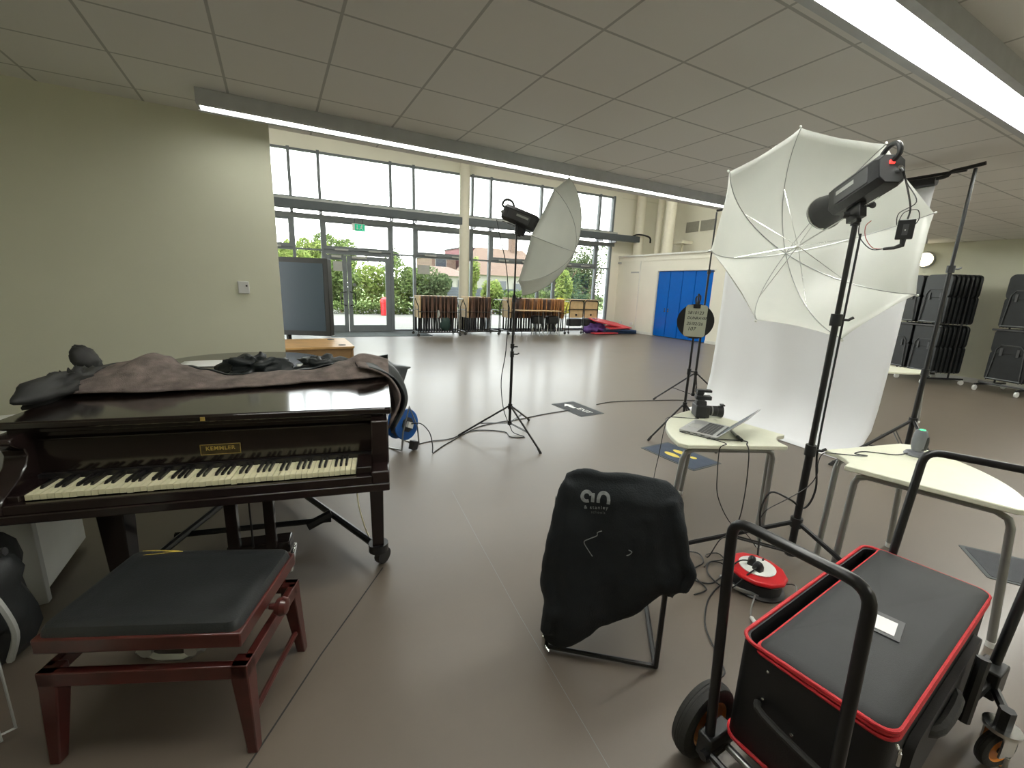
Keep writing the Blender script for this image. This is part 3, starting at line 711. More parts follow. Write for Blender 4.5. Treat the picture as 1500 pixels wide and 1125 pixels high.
# ------------------------------------------------------------------ blue cable reel
br = thing('cable_reel', 'blue drum cable reel on a small wire stand beside the piano', 'cable reel', (1.05, 4.12, 0), 0)
ax = V((.50, -.86, .08)).normalized(); c0 = V((1.04, 4.14, .235))
for s_ in (-1, 1):
    part('drum_flange', MB().lathe([(.03, -.006), (.152, -.006), (.158, 0), (.152, .008), (.09, .012), (.03, .012)], c0-ax*.06*s_, ax*(-s_), 40), 'blue', br)
part('drum_core', MB().lathe([(.09, -.06), (.09, .06)], c0, ax, 28), 'blackpl', br)
part('wound_cable', MB().lathe([(.12, -.052), (.128, -.03), (.122, 0), (.13, .03), (.12, .052)], c0, ax, 28), 'blackpl', br)
side = ax.cross(V((0, 0, 1))).normalized(); upv = side.cross(ax)
part('socket_panel', MB().lathe([(.075, .0), (.078, .014), (.05, .02)], c0+ax*.068, ax, 8), 'blackpl', br)
T = basis(c0+ax*.09, side*-1, upv)
pm = MB().box(-.035, .035, -.028, .028, 0, .03, T @ rotz(-.45)); part('plug', pm, 'white', br, label='white plug')
part('stand_frame', MB().tube([c0+ax*.11+side*.12+V((0, 0, -.235+.008)), c0+ax*.11+side*.10+V((0, 0, -.05)), c0+ax*.10+V((0, 0, .19)), c0+ax*.11-side*.10+V((0, 0, -.05)), c0+ax*.11-side*.12+V((0, 0, -.227))], .008, 6), 'steel', br)
part('stand_frame', MB().tube([c0-ax*.11+side*.12+V((0, 0, -.235+.008)), c0-ax*.11+V((0, 0, .18)), c0-ax*.11-side*.12+V((0, 0, -.227))], .008, 6), 'steel', br)
for s_ in (-1, 1): part('stand_rail', MB().tube([c0+ax*.11+side*.12*s_+V((0, 0, -.227)), c0-ax*.11+side*.12*s_+V((0, 0, -.227))], .008, 6), 'steel', br)
ad = single('mains_adaptor', MB().box(-.035, .035, -.03, .03, 0, .085, Matrix.Translation((1.10, 3.98, .012)) @ rotz(.5) @ Matrix.Rotation(.25, 4, 'Y')), 'blackpl', 'black mains adaptor block on the floor at the blue reel foot', 'adaptor', bevel=.004)
single('mains_cable', MB().tube([(1.10, 4.03, .26), (1.19, 4.0, .26), (1.255, 3.93, .18), (1.262, 3.86, .07), (1.25, 3.82, .008), (1.30, 3.87, .006), (1.42, 3.98, .006), (1.55, 4.08, .006), (1.70, 4.2, .006), (2.0, 4.40, .006), (2.3, 4.47, .006), (2.58, 4.48, .006), (3.0, 4.56, .006), (3.45, 4.60, .006)], .0055, 6, smooth=5), 'blackpl', 'long black mains cable from the blue reel across to the arrow mat', 'cable')
single('trailing_cable', MB().tube([(1.12, 4.05, .05), (1.2, 4.12, .006), (1.35, 4.15, .006), (1.55, 4.14, .006), (1.8, 4.28, .006), (2.0, 4.27, .006), (2.2, 4.12, .006), (2.18, 3.95, .006), (2.32, 3.88, .006), (2.26, 4.02, .02), (2.21, 4.02, .10), (2.14, 4.06, .30), (2.10, 4.06, .62), (2.14, 4.05, .95), (2.15, 4.05, 1.4), (2.12, 4.06, 1.8), (2.04, 4.10, 2.16), (2.02, 4.12, 2.27)], .005, 6, smooth=5), 'blackpl', 'thin black cable hanging down the far tripod stand to the floor', 'cable')
single('floor_cable', MB().tube([(4.0, 4.70, .006), (4.25, 4.74, .006), (4.55, 4.70, .006), (4.95, 4.58, .006), (5.4, 4.45, .006), (5.8, 4.25, .006)], .0055, 6, smooth=5), 'blackpl', 'black cable running from the arrow mat to the backdrop stand', 'cable')

# ------------------------------------------------------------------ desk and the big screen
dk = thing('desk', 'small oak-topped desk standing behind the piano', 'desk', (.45, 6.8, 0))
dtop = [(-.02, 7.33), (.93, 7.33), (.95, 6.34), (.11, 6.32)]
DT = MB().prism(roundrect(.96, 1.0, .03, 3, .465, 6.83), (0, 0, .70), (1, 0, 0), (0, 1, 0), .028); part('tabletop', DT, 'oak', dk, bevel=.003)
part('modesty_panel', MB().box(.05, .90, 6.38, 6.40, .12, .70), 'oakside', dk)
for a, b in ((.0, .03), (.90, .93)): part('side_panel', MB().box(a, b, 6.36, 7.30, 0, .70), 'oakside', dk)
for x, y in ((.80, 6.50), (.72, 7.15)): part('cable_grommet', MB().cyl((x, y, .727), (x, y, .733), .05, n=20), 'greymat', dk)

sr = math.radians(-25)
ts = thing('display_screen', 'large dark touch screen standing at the end of the wall', 'screen', (.2, 8.0, 0), sr)
ST = WM[ts.name]
def sb(mb, *a): return mb.box(*a, ST)
part('casing', sb(MB(), -.85, .66, -.04, .13, .72, 1.96), 'blackpl', ts, bevel=.01)
part('screen_glass', sb(MB(), -.77, .585, -.046, -.040, .80, 1.88), 'screen', ts)
part('back_box', sb(MB(), -.5, .4, .13, .19, .95, 1.7), 'blackpl', ts)
part('stand_post', MB().cyl(ST@V((-.1, .15, .1)), ST@V((-.1, .15, 1.3)), .04), 'black', ts)
part('stand_base', sb(MB(), -.55, .35, -.25, .45, .05, .10), 'black', ts, bevel=.01)
for a in (-.5, .3):
    for b in (-.2, .4): part('caster', MB().cyl(ST@V((a-.015, b, .03)), ST@V((a+.015, b, .03)), .03), 'rubber', ts)

# ------------------------------------------------------------------ tripod light stands
def tripod(t, base, ztop, feet, hub=.34, low=.10, r=.0125, collars=(.95, 1.55), mid=.55, m='black'):
    b = V((*base, 0))
    zs = [low]+list(collars)+[ztop]
    rr = [r*1.25, r*1.0, r*.8, r*.8]
    for i, (z0, z1) in enumerate(zip(zs, zs[1:])): part('pole', MB().cyl(b+V((0, 0, z0)), b+V((0, 0, z1)), rr[i], n=12), m, t)
    for z in collars:
        part('clamp_collar', MB().cyl(b+V((0, 0, z-.035)), b+V((0, 0, z+.03)), r*1.75, n=12).tube([b+V((.01, -.01, z)), b+V((.04, -.04, z)), b+V((.055, -.055, z+.015))], .008, 6), 'blackpl', t)
    part('leg_collar', MB().cyl(b+V((0, 0, hub-.03)), b+V((0, 0, hub+.03)), r*2, n=12), 'blackpl', t)
    part('lower_collar', MB().cyl(b+V((0, 0, low-.02)), b+V((0, 0, low+.025)), r*1.9, n=12), 'blackpl', t)
    for f in feet:
        f = V((f[0], f[1], .012)); h = b+V((0, 0, hub)); d = (f-b); d.z = 0; d.normalize()
        lg = part('leg', MB().tube([h+d*.02, f], r*.85, 8), m, t)
        part('rubber_foot', MB().cyl(f-V((0, 0, .012)), f+(h-f).normalized()*.05, r*1.1, n=8), 'rubber', lg)
        q = h+(f-h)*mid; lo = b+V((0, 0, low))+d*.02; sd = V((-d.y, d.x, 0))*r*.8
        part('leg_strut', MB().tube([lo+sd, q+sd], r*.36, 6).tube([lo-sd, q-sd], r*.36, 6), m, t)

def umbrella(t0, v, r, label, P0):
    Cc = V(v[:3]); th_, ph, ro_, d = v[3:7]
    n_ = V((math.cos(ph)*math.cos(th_), math.cos(ph)*math.sin(th_), math.sin(ph)))
    a = n_.cross(V((0, 0, 1))).normalized(); b = a.cross(n_)
    A = Cc+n_*d
    t = thing('photo_umbrella', label, 'umbrella', A, 0)
    def dirv(k): return a*math.cos(ro_+k*PI/4)+b*math.sin(ro_+k*PI/4)
    def rib(k, s): return A+dirv(k)*(r*math.sin(s*1.12)/math.sin(1.12))-n_*(d*(1-math.cos(s*1.12))/(1-math.cos(1.12)))
    NS, NT = 14, 8
    vs = []; fs_ = []
    for k in range(8):
        for j in range(NT):
            u = j/NT
            for i in range(NS+1):
                s_ = i/NS
                p = rib(k, s_)*(1-u)+rib((k+1) % 8, s_)*u
                sc_ = 4*u*(1-u)
                # panels stretch flat between ribs and scallop at the hem
                rad = p-(A+n_*((p-A).dot(n_))); p = p-rad*(.025*sc_*s_**6)+rad*.012*sc_*noise.noise(p*6)*s_
                vs.append(p)
    W = NS+1; tot = 8*NT
    for q in range(tot):
        q2 = (q+1) % tot
        for i in range(NS): fs_.append((q*W+i, q*W+i+1, q2*W+i+1, q2*W+i))
    part('canopy', MB().add(vs, fs_), 'umb', t, smooth=22, solid=.0012)
    for k in range(8):
        off = -n_*.004
        rb = part('rib', MB().tube([rib(k, s/12)+off for s in range(13)], .0022, 6), 'steel', t)
        part('rib_tip', MB().sphere(rib(k, 1.0)+dirv(k)*.008, .008, 8, 6), 'white', rb)
        part('stretcher', MB().tube([A-n_*.14+dirv(k)*.008, rib(k, .52)+off], .0018, 6), 'chrome', t)
        part('seam', MB().tube([rib(k, s/12)+n_*.002 for s in range(13)], .0022, 5), 'steel', t)
    part('shaft', MB().cyl(A+n_*.03, A-n_*.80, .0045, n=8), 'chrome', t)
    part('runner', MB().cyl(A-n_*.16, A-n_*.12, .012, n=12), 'white', t)
    part('crown_cap', MB().cyl(A+n_*.0, A+n_*.035, .012, .007, n=12), 'white', t)
    return t, A, n_, a, b

def flash(name_label, c, n_, cat='flash', brackl=None, stand_top=None):
    # c: a point on the head's axis above the stand; n_: the way it shines
    up = V((0, 0, 1)); up = (up-n_*up.dot(n_)).normalized(); sd = n_.cross(up)
    t = thing('studio_flash', name_label, 'studio flash', c, 0)
    T = Matrix((sd, up, n_)).transposed().to_4x4(); T.translation = c; Ks = 1.12; T = T @ Matrix.Scale(Ks, 4)
    def oct_(w, h, ch, z): return [T@V((x, y, z)) for x, y in ((w, h-ch), (w-ch, h), (-w+ch, h), (-w, h-ch), (-w, -h+ch), (-w+ch, -h), (w-ch, -h), (w, -h+ch))]
    part('body', MB().ring_loft([oct_(.052, .060, .022, -.20), oct_(.060, .068, .025, -.185), oct_(.060, .068, .025, .10), oct_(.054, .06, .024, .115)]), 'blackpl', t)
    part('side_plate', MB().box(-.063, .063, -.035, .035, -.15, .06, T), 'kgrey', t, bevel=.002)
    for s_ in (-1, 1): part('badge', MB().box(s_*.063-.001, s_*.063+.001, .002, .020, -.07, .045, T), 'lgrey', t, label='pale lettering strip')
    part('reflector', MB().lathe([(p*Ks, q*Ks) for p, q in ((.058, .10), (.062, .12), (.066, .15), (.078, .19), (.083, .215), (.085, .235), (.080, .236), (.072, .20), (.055, .165))], c, n_, 32), 'blackpl', t)
    part('reflector_ring', MB().lathe([(p*Ks, q*Ks) for p, q in ((.0845, .218), (.0875, .222), (.0875, .228), (.0845, .232))], c, n_, 32, caps=False), 'chrome', t)
    part('handle', MB().tube([T@V((0, .058, -.13)), T@V((0, .092, -.155)), T@V((0, .105, -.195)), T@V((0, .088, -.235)), T@V((0, .045, -.24)), T@V((0, .03, -.2))], .0115, 8, smooth=4), 'blackpl', t)
    part('rear_panel', MB().ring_loft([oct_(.05, .058, .022, -.205), oct_(.048, .056, .022, -.198)]), 'kgrey', t)
    part('switch', MB().box(-.014, .006, .018, .032, -.212, -.204, T), 'redled', t, label='red lit rocker switch')
    part('socket', MB().cyl(T@V((.018, -.01, -.225)), T@V((.018, -.01, -.204)), .014, n=12), 'chrome', t)
    part('tilt_bracket', MB().box(-.016, .016, -.135, -.068, -.045, .045, T).box(-.012, .012, -.15, -.125, -.02, .02, T), 'black', t, bevel=.003)
    if stand_top is not None:
        s0 = V(stand_top)
        part('stand_socket', MB().cyl(s0-V((0, 0, .05)), s0+V((0, 0, .05)), .021, n=14), 'blackpl', t)
        part('lock_knob', MB().cyl(s0, s0-sd*.055, .006).cyl(s0-sd*.045, s0-sd*.075, .017, n=8), 'blackpl', t)
        part('tilt_knob', MB().tube([s0+V((0, 0, .05))+sd*.02, s0+V((0, 0, .05))+sd*.06], .007, 6).lathe([(.010, -.004), (.020, 0), (.010, .004)], s0+V((0, 0, .055))+sd*.065, n_, 14), 'blackpl', t)
    return t, T, up, sd

# near one, on the right
b2 = (2.712, 1.254)
v2 = (2.852, 1.488, 1.991, 1.003, -.259, 1.776, .366)
s2 = thing('tripod_stand', 'tall black tripod light stand beside the red reel, nearer of the two', 'light stand', (*b2, 0))
tripod(s2, b2, 2.03, [(2.098, 1.684), (2.65, .51), (3.39, 1.57)], hub=.27, low=.07, r=.0165, collars=(.74, 1.50), mid=.5)
u2, A2, n2, _, _ = umbrella(None, v2, .64, 'large open white umbrella seen from inside, its flash above', None)
c2 = A2-n2*.62+V((0, 0, 1))*.105
pf = A2-n2*.60
f2, FT2, up2, sd2 = flash('big black studio flash head aimed into the large near umbrella', c2, n2, stand_top=(b2[0], b2[1], 2.04))
# power pack hanging behind the near flash
rx = V((2.985, 1.14, 1.98)); rxd = V((.47, -.88, 0)).normalized()
rp_ = thing('radio_receiver', 'small black receiver box dangling on cables under the near flash', 'receiver', rx, 0)
RT = basis(rx, (.36, -.93, 0), (0, 0, 1))
part('case', MB().box(-.036, .036, -.045, .055, -.018, .018, RT), 'blackpl', rp_, bevel=.005)
part('front_plate', MB().box(-.012, .012, -.025, .03, .018, .020, RT), 'kgrey', rp_)
part('lamp_dot', MB().cyl(RT@V((0, .0, .02)), RT@V((0, .0, .023)), .003, n=8), 'white', rp_)
part('shoe_foot', MB().tube([RT@V((.0, -.045, 0)), RT@V((.0, -.075, 0)), RT@V((-.03, -.088, 0)), RT@V((-.075, -.092, 0))], [.014, .014, .009, .007], 8), 'blackpl', rp_)
e0 = FT2@V((.018, -.01, -.225))
part('cable', MB().tube([e0, e0+V((.02, -.015, -.04)), RT@V((0, .12, 0)), RT@V((.0, .055, 0))], .0045, 6, smooth=5), 'blackpl', rp_)
part('cable', MB().tube([e0, e0+V((.03, -.02, -.06)), RT@V((.02, .14, .01)), RT@V((-.04, .09, 0)), RT@V((-.04, .03, 0))], .0025, 6, smooth=6), 'blackpl', rp_)
part('cable', MB().tube([RT@V((-.035, .04, 0)), RT@V((-.02, .09, .01)), RT@V((.03, .10, .01)), RT@V((.045, .06, 0)), RT@V((.036, .03, 0))], .0022, 6, smooth=6), 'blackpl', rp_)
part('red_wire', MB().tube([RT@V((-.075, -.092, 0)), RT@V((-.12, -.085, 0)), RT@V((-.16, -.03, 0)), RT@V((-.17, .03, 0)), RT@V((-.15, .06, .0))], .0022, 6, smooth=6), 'orangewire', rp_)
part('cable', MB().tube([RT@V((-.075, -.092, 0)), RT@V((-.13, -.09, 0)), RT@V((-.19, -.02, 0)), RT@V((-.20, .06, .0))], .0028, 6, smooth=6), 'blackpl', rp_)
single('power_cable', MB().tube([(b2[0]+.03, b2[1]-.02, 1.95), (b2[0]+.03, b2[1]-.02, 1.3), (b2[0]+.035, b2[1]-.02, .75), (b2[0]+.06, b2[1]-.04, .5), (b2[0]+.02, b2[1]-.02, .37), (b2[0]-.06, b2[1]+.03, .42), (b2[0]-.16, b2[1]+.09, .46), (b2[0]-.22, b2[1]+.10, .36), (b2[0]-.22, b2[1]+.08, .2), (b2[0]-.3, b2[1]+.02, .03), (2.36, 1.22, .14)], .006, 6, smooth=6), 'blackpl', 'black cable running down the near tripod stand to the red reel', 'cable')

# far one
b1 = (2.19, 4.0)
v1 = (2.408, 3.816, 2.094, -.732, -.364, 1.5, .326)
s1 = thing('tripod_stand', 'tall black tripod light stand standing alone in the middle of the floor', 'light stand', (*b1, 0))
tripod(s1, b1, 2.17, [(1.66, 4.19), (2.23, 3.40), (2.69, 4.41)], hub=.34, low=.15, r=.012, collars=(.92, 1.50), mid=.58)
part('spare_clamp', MB().cyl((b1[0], b1[1], .98), (b1[0], b1[1], 1.03), .022).tube([(b1[0], b1[1], 1.0), (b1[0]+.05, b1[1]-.03, 1.0)], .008, 6), 'blackpl', s1)
u1, A1, n1, _, _ = umbrella(None, v1, .60, 'white umbrella seen edge-on from outside on the far stand', None)
c1 = A1-n1*.55+V((0, 0, 1))*.10
flash('black studio flash head on the far stand, half hidden by its umbrella', c1, n1, stand_top=(b1[0], b1[1], 2.18))

# ------------------------------------------------------------------ backdrop
bs = [thing('backdrop_stand', l_, 'stand', (*b_, 0)) for l_, b_ in (('black stand carrying the left end of the backdrop bar', (5.68, 4.41)), ('dark stand carrying the right end of the backdrop bar', (5.58, 1.72)))]
tripod(bs[0], (5.68, 4.41), 2.78, [(5.05, 4.62), (6.2, 4.75), (5.8, 3.8)], hub=.42, low=.08, r=.014, collars=(1.12, 1.95))
tripod(bs[1], (5.58, 1.72), 2.80, [(6.38, 2.22), (4.75, 2.0), (4.90, 1.16)], hub=.45, low=.1, r=.018, collars=(.95, 1.93))
bar = thing('backdrop_bar', 'dark horizontal bar across the top of the white backdrop', 'bar', (5.63, 3, 2.78))
part('bar_tube', MB().cyl((5.68, 4.41, 2.80), (5.59, 1.78, 2.80), .014), 'black', bar)
part('end_hook', MB().tube([(5.59, 2.05, 2.765), (5.59, 1.92, 2.77), (5.585, 1.88, 2.805), (5.58, 1.78, 2.815), (5.58, 1.66, 2.83)], .017, 8, smooth=4), 'black', bar)
part('paper_roll', MB().cyl((5.665, 4.15, 2.745), (5.60, 1.98, 2.745), .040, n=20), 'black', bar, label='dark roll tube')
bd = MB(); vs = []; fs_ = []
prof = [(5.60, 2.74), (5.60, 2.4), (5.595, 2.0), (5.585, 1.6), (5.57, 1.2), (5.55, .85), (5.52, .5), (5.47, .26), (5.40, .12), (5.30, .04), (5.2, .012), (5.05, .006)]
ny = 40
for j in range(ny+1):
    y = 1.99+(4.14-1.99)*j/ny
    for i, (x, z) in enumerate(prof):
        tw = (y-1.99)/(2.15)
        wv = .012*math.sin(y*5+z*.6)+.010*math.sin(y*11+1)
        xx = x+.055*tw+(wv if 0 < i < 9 else 0)+(.02 if i < 2 else 0)-(0 if i < 8 else (1-tw)*.06)
        yy_ = y-(2.74-z)*.025*tw
        vs.append((xx, yy_, z))
K = len(prof)
for j in range(ny):
    for i in range(K-1): fs_.append((j*K+i, (j+1)*K+i, (j+1)*K+i+1, j*K+i+1))
bd.add(vs, fs_)
single('paper_backdrop', bd, 'seamless', 'wide white paper backdrop hanging from the bar and curving onto the floor', 'backdrop', solid=.0015, smooth=60)

# ------------------------------------------------------------------ stand with clipped sign
bS = (3.97, 3.17)
ss = thing('tripod_stand', 'black stand carrying the clipped handwritten board', 'light stand', (*bS, 0))
tripod(ss, bS, 1.62, [(3.55, 3.26), (3.94, 2.68), (4.42, 3.40)], hub=.40, low=.14, r=.012, collars=(.78, 1.2))
vw = V((3.97, 3.17, 0)).normalized(); rt_ = V((vw.y, -vw.x, 0))
ST2 = basis(V((3.955, 3.16, 1.335))-vw*.035, rt_, V((0, 0, 1))+rt_*.02)
rf = single('reflector_disc', MB().cyl(V((3.955, 3.16, 1.33))-vw*.02, V((3.955, 3.16, 1.33))-vw*.014, .185, n=48), 'black', 'round folded black disc hanging behind the handwritten board', 'reflector')
bo = thing('name_board', 'pale green-grey handwritten board clipped to the tripod stand', 'board', ST2.translation, 0)
part('board', MB().prism(roundrect(.215, .335, .03, 5), ST2@V((0, 0, 0)), ST2.to_3x3()@V((1, 0, 0)), ST2.to_3x3()@V((0, 1, 0)), .004), 'boardgrey', bo)
for s_, y, z_ in (('SB10123', .085, .043), ('DUNRAVEN', .030, .040), ('25/02/26', -.030, .043), ('107', -.085, .052)):
    text('handwriting', s_, z_, ST2 @ Matrix.Translation((-.085 if s_ != '107' else -.07, y, .0045)), 'ink', bo, align='LEFT', ext=.0003, shear=.2, off=.0006, sp=1.05 if s_ != 'DUNRAVEN' else .95)
bc = single('spring_clip', MB().box(-.035, .035, -.03, .012, .004, .022, ST2 @ Matrix.Translation((0, .165, 0))).tube([ST2@V((-.012, .17, .01)), ST2@V((-.022, .235, .02)), ST2@V((-.012, .26, .02))], .008, 6).tube([ST2@V((.012, .17, .01)), ST2@V((.024, .235, .01)), ST2@V((.018, .27, .01))], .008, 6).cyl(ST2@V((0, .17, .012)), ST2@V((0, .26, .0)), .007), 'black', 'black spring clip gripping the top of the handwritten board', 'clip')

# ------------------------------------------------------------------ tables
def seg_table(label, mid, ang):
    T = Matrix.Translation((*mid, 0)) @ rotz(ang)
    t = thing('segment_table', label, 'table', (*mid, 0), ang)
    h = math.radians(31)
    out_ = []
    # notch: shallow concave arc at the narrow end, straight sides, wide convex arc
    nA = V((0, -.125)); nB = V((0, .125)); Ls = .68
    e1 = nA+V((math.cos(-h), math.sin(-h)))*Ls; e2 = nB+V((math.cos(h), math.sin(h)))*Ls
    out_ += [nB+V((.0, -.0)), V((.045, .065)), V((.055, 0)), V((.045, -.065)), nA]
    ctr = V((-.25, 0)); R1 = (e1-ctr).length; a1 = math.atan2(e1.y, e1.x-ctr.x)
    out_.append(e1-V((math.cos(-h), math.sin(-h)))*.05)
    for k_ in range(0, 17):
        a = a1*.93*(1-2*k_/16); bul = .012; out_.append(ctr+V((math.cos(a), math.sin(a)))*(R1-.004+bul*math.cos(a/a1*PI/2)*2))
    out_.append(e2-V((math.cos(h), math.sin(h)))*.05)
    poly = [(p.x, p.y) for p in out_]
    R3 = T.to_3x3()
    tp = part('tabletop', MB().prism(poly, T@V((0, 0, .692)), R3@V((1, 0, 0)), R3@V((0, 1, 0)), .028), 'laminate', t, bevel=.005)
    for s_ in (-1, 1):
        d = V((math.cos(s_*h), math.sin(s_*h), 0)); p0 = V((.07, s_*.11, 0)); p1 = p0+d*.58
        part('leg_frame', MB().tube([T@(p0+d*-.01+V((0, 0, .0))), T@(p0+V((0, 0, .62))), T@(p0+d*.012+V((0, 0, .655))), T@(p0+d*.05+V((0, 0, .672))), T@(p1-d*.06+V((0, 0, .672))), T@(p1-d*.015+V((0, 0, .65))), T@(p1+V((0, 0, .61))), T@(p1+d*.05+V((0, 0, 0)))], .0165, 12), 'steel', t)
        for q in (p0-d*.01, p1+d*.05): part('foot_cap', MB().cyl(T@q, T@(q+V((0, 0, .03))), .019), 'white', t)
    return t, T
t1, T1 = seg_table('cream wedge-shaped table carrying the laptop and camera', (2.81, 1.445), math.radians(124))
t2, T2 = seg_table('cream wedge-shaped table at the right carrying the small grey device', (2.775, 1.155), math.radians(-43.5))
ZT = .7205
t3, T3 = seg_table('far cream wedge table half hidden behind the backdrop', (7.55, 3.05), math.radians(-115))

# laptop
lt = thing('laptop', 'open silver laptop on the left cream table', 'laptop', (2.5, 1.85, ZT), 0)
lp = [V((2.322, 1.90, 0)), V((2.385, 1.632, 0)), V((2.69, 1.795, 0)), V((2.58, 2.02, 0))]
uy = V((math.cos(.36), math.sin(.36), 0)); ux = V((math.sin(.36), -math.cos(.36), 0))
LT = basis(V((2.292, 1.852, ZT+.001)), ux, uy)
LW, LD_ = .235, .325   # x: front edge to hinge, y: width
part('base', MB().prism(roundrect(LW, LD_, .012, 3, LW/2, LD_/2), LT@V((0, 0, 0)), ux, uy, .014), 'silver', lt)
kbm = MB()
part('keyboard', MB().box(.105, .205, .025, LD_-.025, .0142, .0152, LT), 'lgrey', lt)
for i_ in range(5):
    kk = MB()
    for j_ in range(14): kk.box(.107+i_*.0196, .107+i_*.0196+.0165, .030+j_*.0192, .030+j_*.0192+.0165, .0152, .0172, LT)
    o = part('key_row', kk, 'kgrey', lt, smooth=0); o['kind'] = 'stuff'
part('touchpad', MB().box(.018, .088, .11, .215, .0142, .0147, LT), 'lgrey', lt)
part('hinge', MB().cyl(LT@V((.229, .04, .014)), LT@V((.229, LD_-.04, .014)), .006, n=8), 'kgrey', lt)
la = math.radians(45)
LS = LT @ Matrix.Translation((.232, 0, .014)) @ Matrix.Rotation(-la, 4, 'Y')
part('lid', MB().box(0, .225, 0, LD_, -.007, 0, LS), 'silver', lt, bevel=.003)
part('display', MB().box(.012, .215, .012, LD_-.012, 0, .0008, LS), 'screen', lt)
for k_ in range(3): part('port', MB().box(.05+k_*.045, .075+k_*.045, -.0008, .001, .004, .010, LT), 'kgrey', lt)
# marker
mk = thing('marker_pen', 'grey and black marker pen lying beside the laptop', 'pen', (2.55, 1.6, ZT), 0)
m0 = V((2.605, 1.69, ZT+.010)); m1 = V((2.50, 1.545, ZT+.010)); md_ = (m1-m0)
part('barrel', MB().cyl(m0, m0+md_*.62, .009), 'lgrey', mk); part('cap', MB().cyl(m0+md_*.62, m1, .0105), 'blackpl', mk)
# camera with trigger on top
cm = thing('camera', 'black camera with a lens and a flash trigger on the left cream table', 'camera', (2.80, 2.05, ZT), 0)
CB = V((2.735, 2.055, ZT)); cx_ = V((.80, -.60, 0)).normalized(); cy_ = V((.60, .80, 0))
CT = basis(CB, cx_, cy_)     # x: the way the lens points, y: across
part('body', MB().box(-.035, .040, -.068, .068, .0, .092, CT), 'blackpl', cm, bevel=.008)
part('grip', MB().box(.03, .062, -.068, -.035, .004, .085, CT), 'rubber', cm, bevel=.008)
part('prism_hump', MB().ring_loft([[CT@V((x, y*k_, z)) for x, y in ((-.03, -.034), (.045, -.028), (.045, .028), (-.03, .034))] for z, k_ in ((.088, 1), (.118, .7))]), 'blackpl', cm, bevel=.004)
part('lens', MB().lathe([(.034, .035), (.036, .05), (.036, .085), (.033, .088), (.037, .095), (.038, .125), (.034, .13), (.030, .13), (.028, .11)], CT@V((0, 0, .046)), cx_, 28), 'blackpl', cm)
part('lens_ring', MB().lathe([(.0372, .086), (.0375, .090), (.0372, .094)], CT@V((0, 0, .046)), cx_, 28), 'steel', cm)
part('lens_hood', MB().lathe([(.038, .128), (.044, .15), (.046, .165), (.043, .165), (.036, .13)], CT@V((0, 0, .046)), cx_, 28, caps=False), 'blackpl', cm)
part('hood_petal', MB().box(.148, .175, -.022, .022, .09, .100, CT), 'blackpl', cm, bevel=.002)
tg = thing('flash_trigger', 'black trigger unit mounted on top of the camera', 'trigger', CB+V((0, 0, .12)), 0)
part('foot', MB().box(-.02, .03, -.018, .018, .119, .128, CT), 'kgrey', tg)
part('body', MB().box(-.035, .075, -.028, .028, .128, .158, CT), 'blackpl', tg, bevel=.006)
part('neck', MB().box(-.03, .015, -.02, .02, .158, .185, CT), 'blackpl', tg, bevel=.004)
part('head', MB().box(-.03, .072, -.024, .024, .185, .203, CT), 'blackpl', tg, bevel=.004)
single('usb_lead', MB().tube([CT@V((.0, .0, .006))+V((-.07, -.03, 0)), (2.66, 1.99, ZT+.004), (2.60, 2.03, ZT+.004), (2.50, 2.10, ZT+.003), (2.42, 2.08, ZT+.003), (2.36, 2.02, ZT+.005), (2.335, 2.01, ZT-.05), (2.34, 2.03, .5), (2.42, 2.12, .2), (2.62, 2.2, .03), (2.75, 2.12, .01)], .0025, 6, smooth=6), 'blackpl', 'thin black lead looping off the left table edge behind the camera', 'cable')
single('charger_lead', MB().tube([LT@V((.20, -.004, .006)), LT@V((.20, -.03, .006)), (2.52, 1.54, ZT+.004), (2.47, 1.49, ZT+.004), (2.42, 1.44, ZT-.02), (2.41, 1.42, .55), (2.38, 1.40, .42), (2.40, 1.42, .28), (2.34, 1.42, .20), (2.24, 1.42, .18), (2.22, 1.46, .05), (2.28, 1.52, .008), (2.36, 1.50, .008), (2.34, 1.44, .008), (2.24, 1.46, .008), (2.16, 1.44, .008)], .0035, 6, smooth=6), 'blackpl', 'black lead hanging from the laptop down to the coiled cables', 'cable')
single('data_lead', MB().tube([LT@V((.05, -.004, .006)), LT@V((.03, -.03, .006)), (2.37, 1.57, ZT+.003), (2.31, 1.555, ZT-.02), (2.30, 1.54, .55), (2.31, 1.52, .40), (2.36, 1.45, .25), (2.42, 1.38, .20), (2.47, 1.33, .12)], .003, 6, smooth=6), 'blackpl', 'thin black lead hanging straight from the laptop front corner', 'cable')

# small device on the right table
dv = thing('colour_checker', 'small grey egg-shaped device with a green light on the right table', 'device', (3.30, .965, ZT), 0)
dv.name = 'desk_sensor'; WM['desk_sensor'] = WM['colour_checker']
part('base', MB().lathe([(.058, 0), (.060, .006), (.052, .018), (.030, .026), (.02, .03)], (3.30, .965, ZT), (0, 0, 1), 28), 'slate', dv)
rings = []
for z, w_, d_, o_ in ((.024, .028, .026, 0), (.05, .036, .034, .002), (.09, .040, .036, .0), (.125, .036, .033, -.004), (.150, .030, .027, -.008), (.158, .024, .020, -.010)):
    rings.append([V((3.30, .965, ZT+z))+V((math.cos(a*PI/9)*w_+o_, math.sin(a*PI/9)*d_, 0)) for a in range(18)])
part('body', MB().ring_loft(rings), 'slate', dv)
part('side_grip', MB().ring_loft([[V((3.30, .965, ZT+z))+V((.006+math.cos(a*PI/9)*w_, -.004+math.sin(a*PI/9)*w_, 0)) for a in range(18)] for z, w_ in ((.04, .033), (.09, .0365), (.12, .033))]), 'blackpl', dv)
part('status_light', MB().cyl((3.292, .962, ZT+.157), (3.292, .962, ZT+.161), .014, n=16), 'led', dv, label='glowing green light')
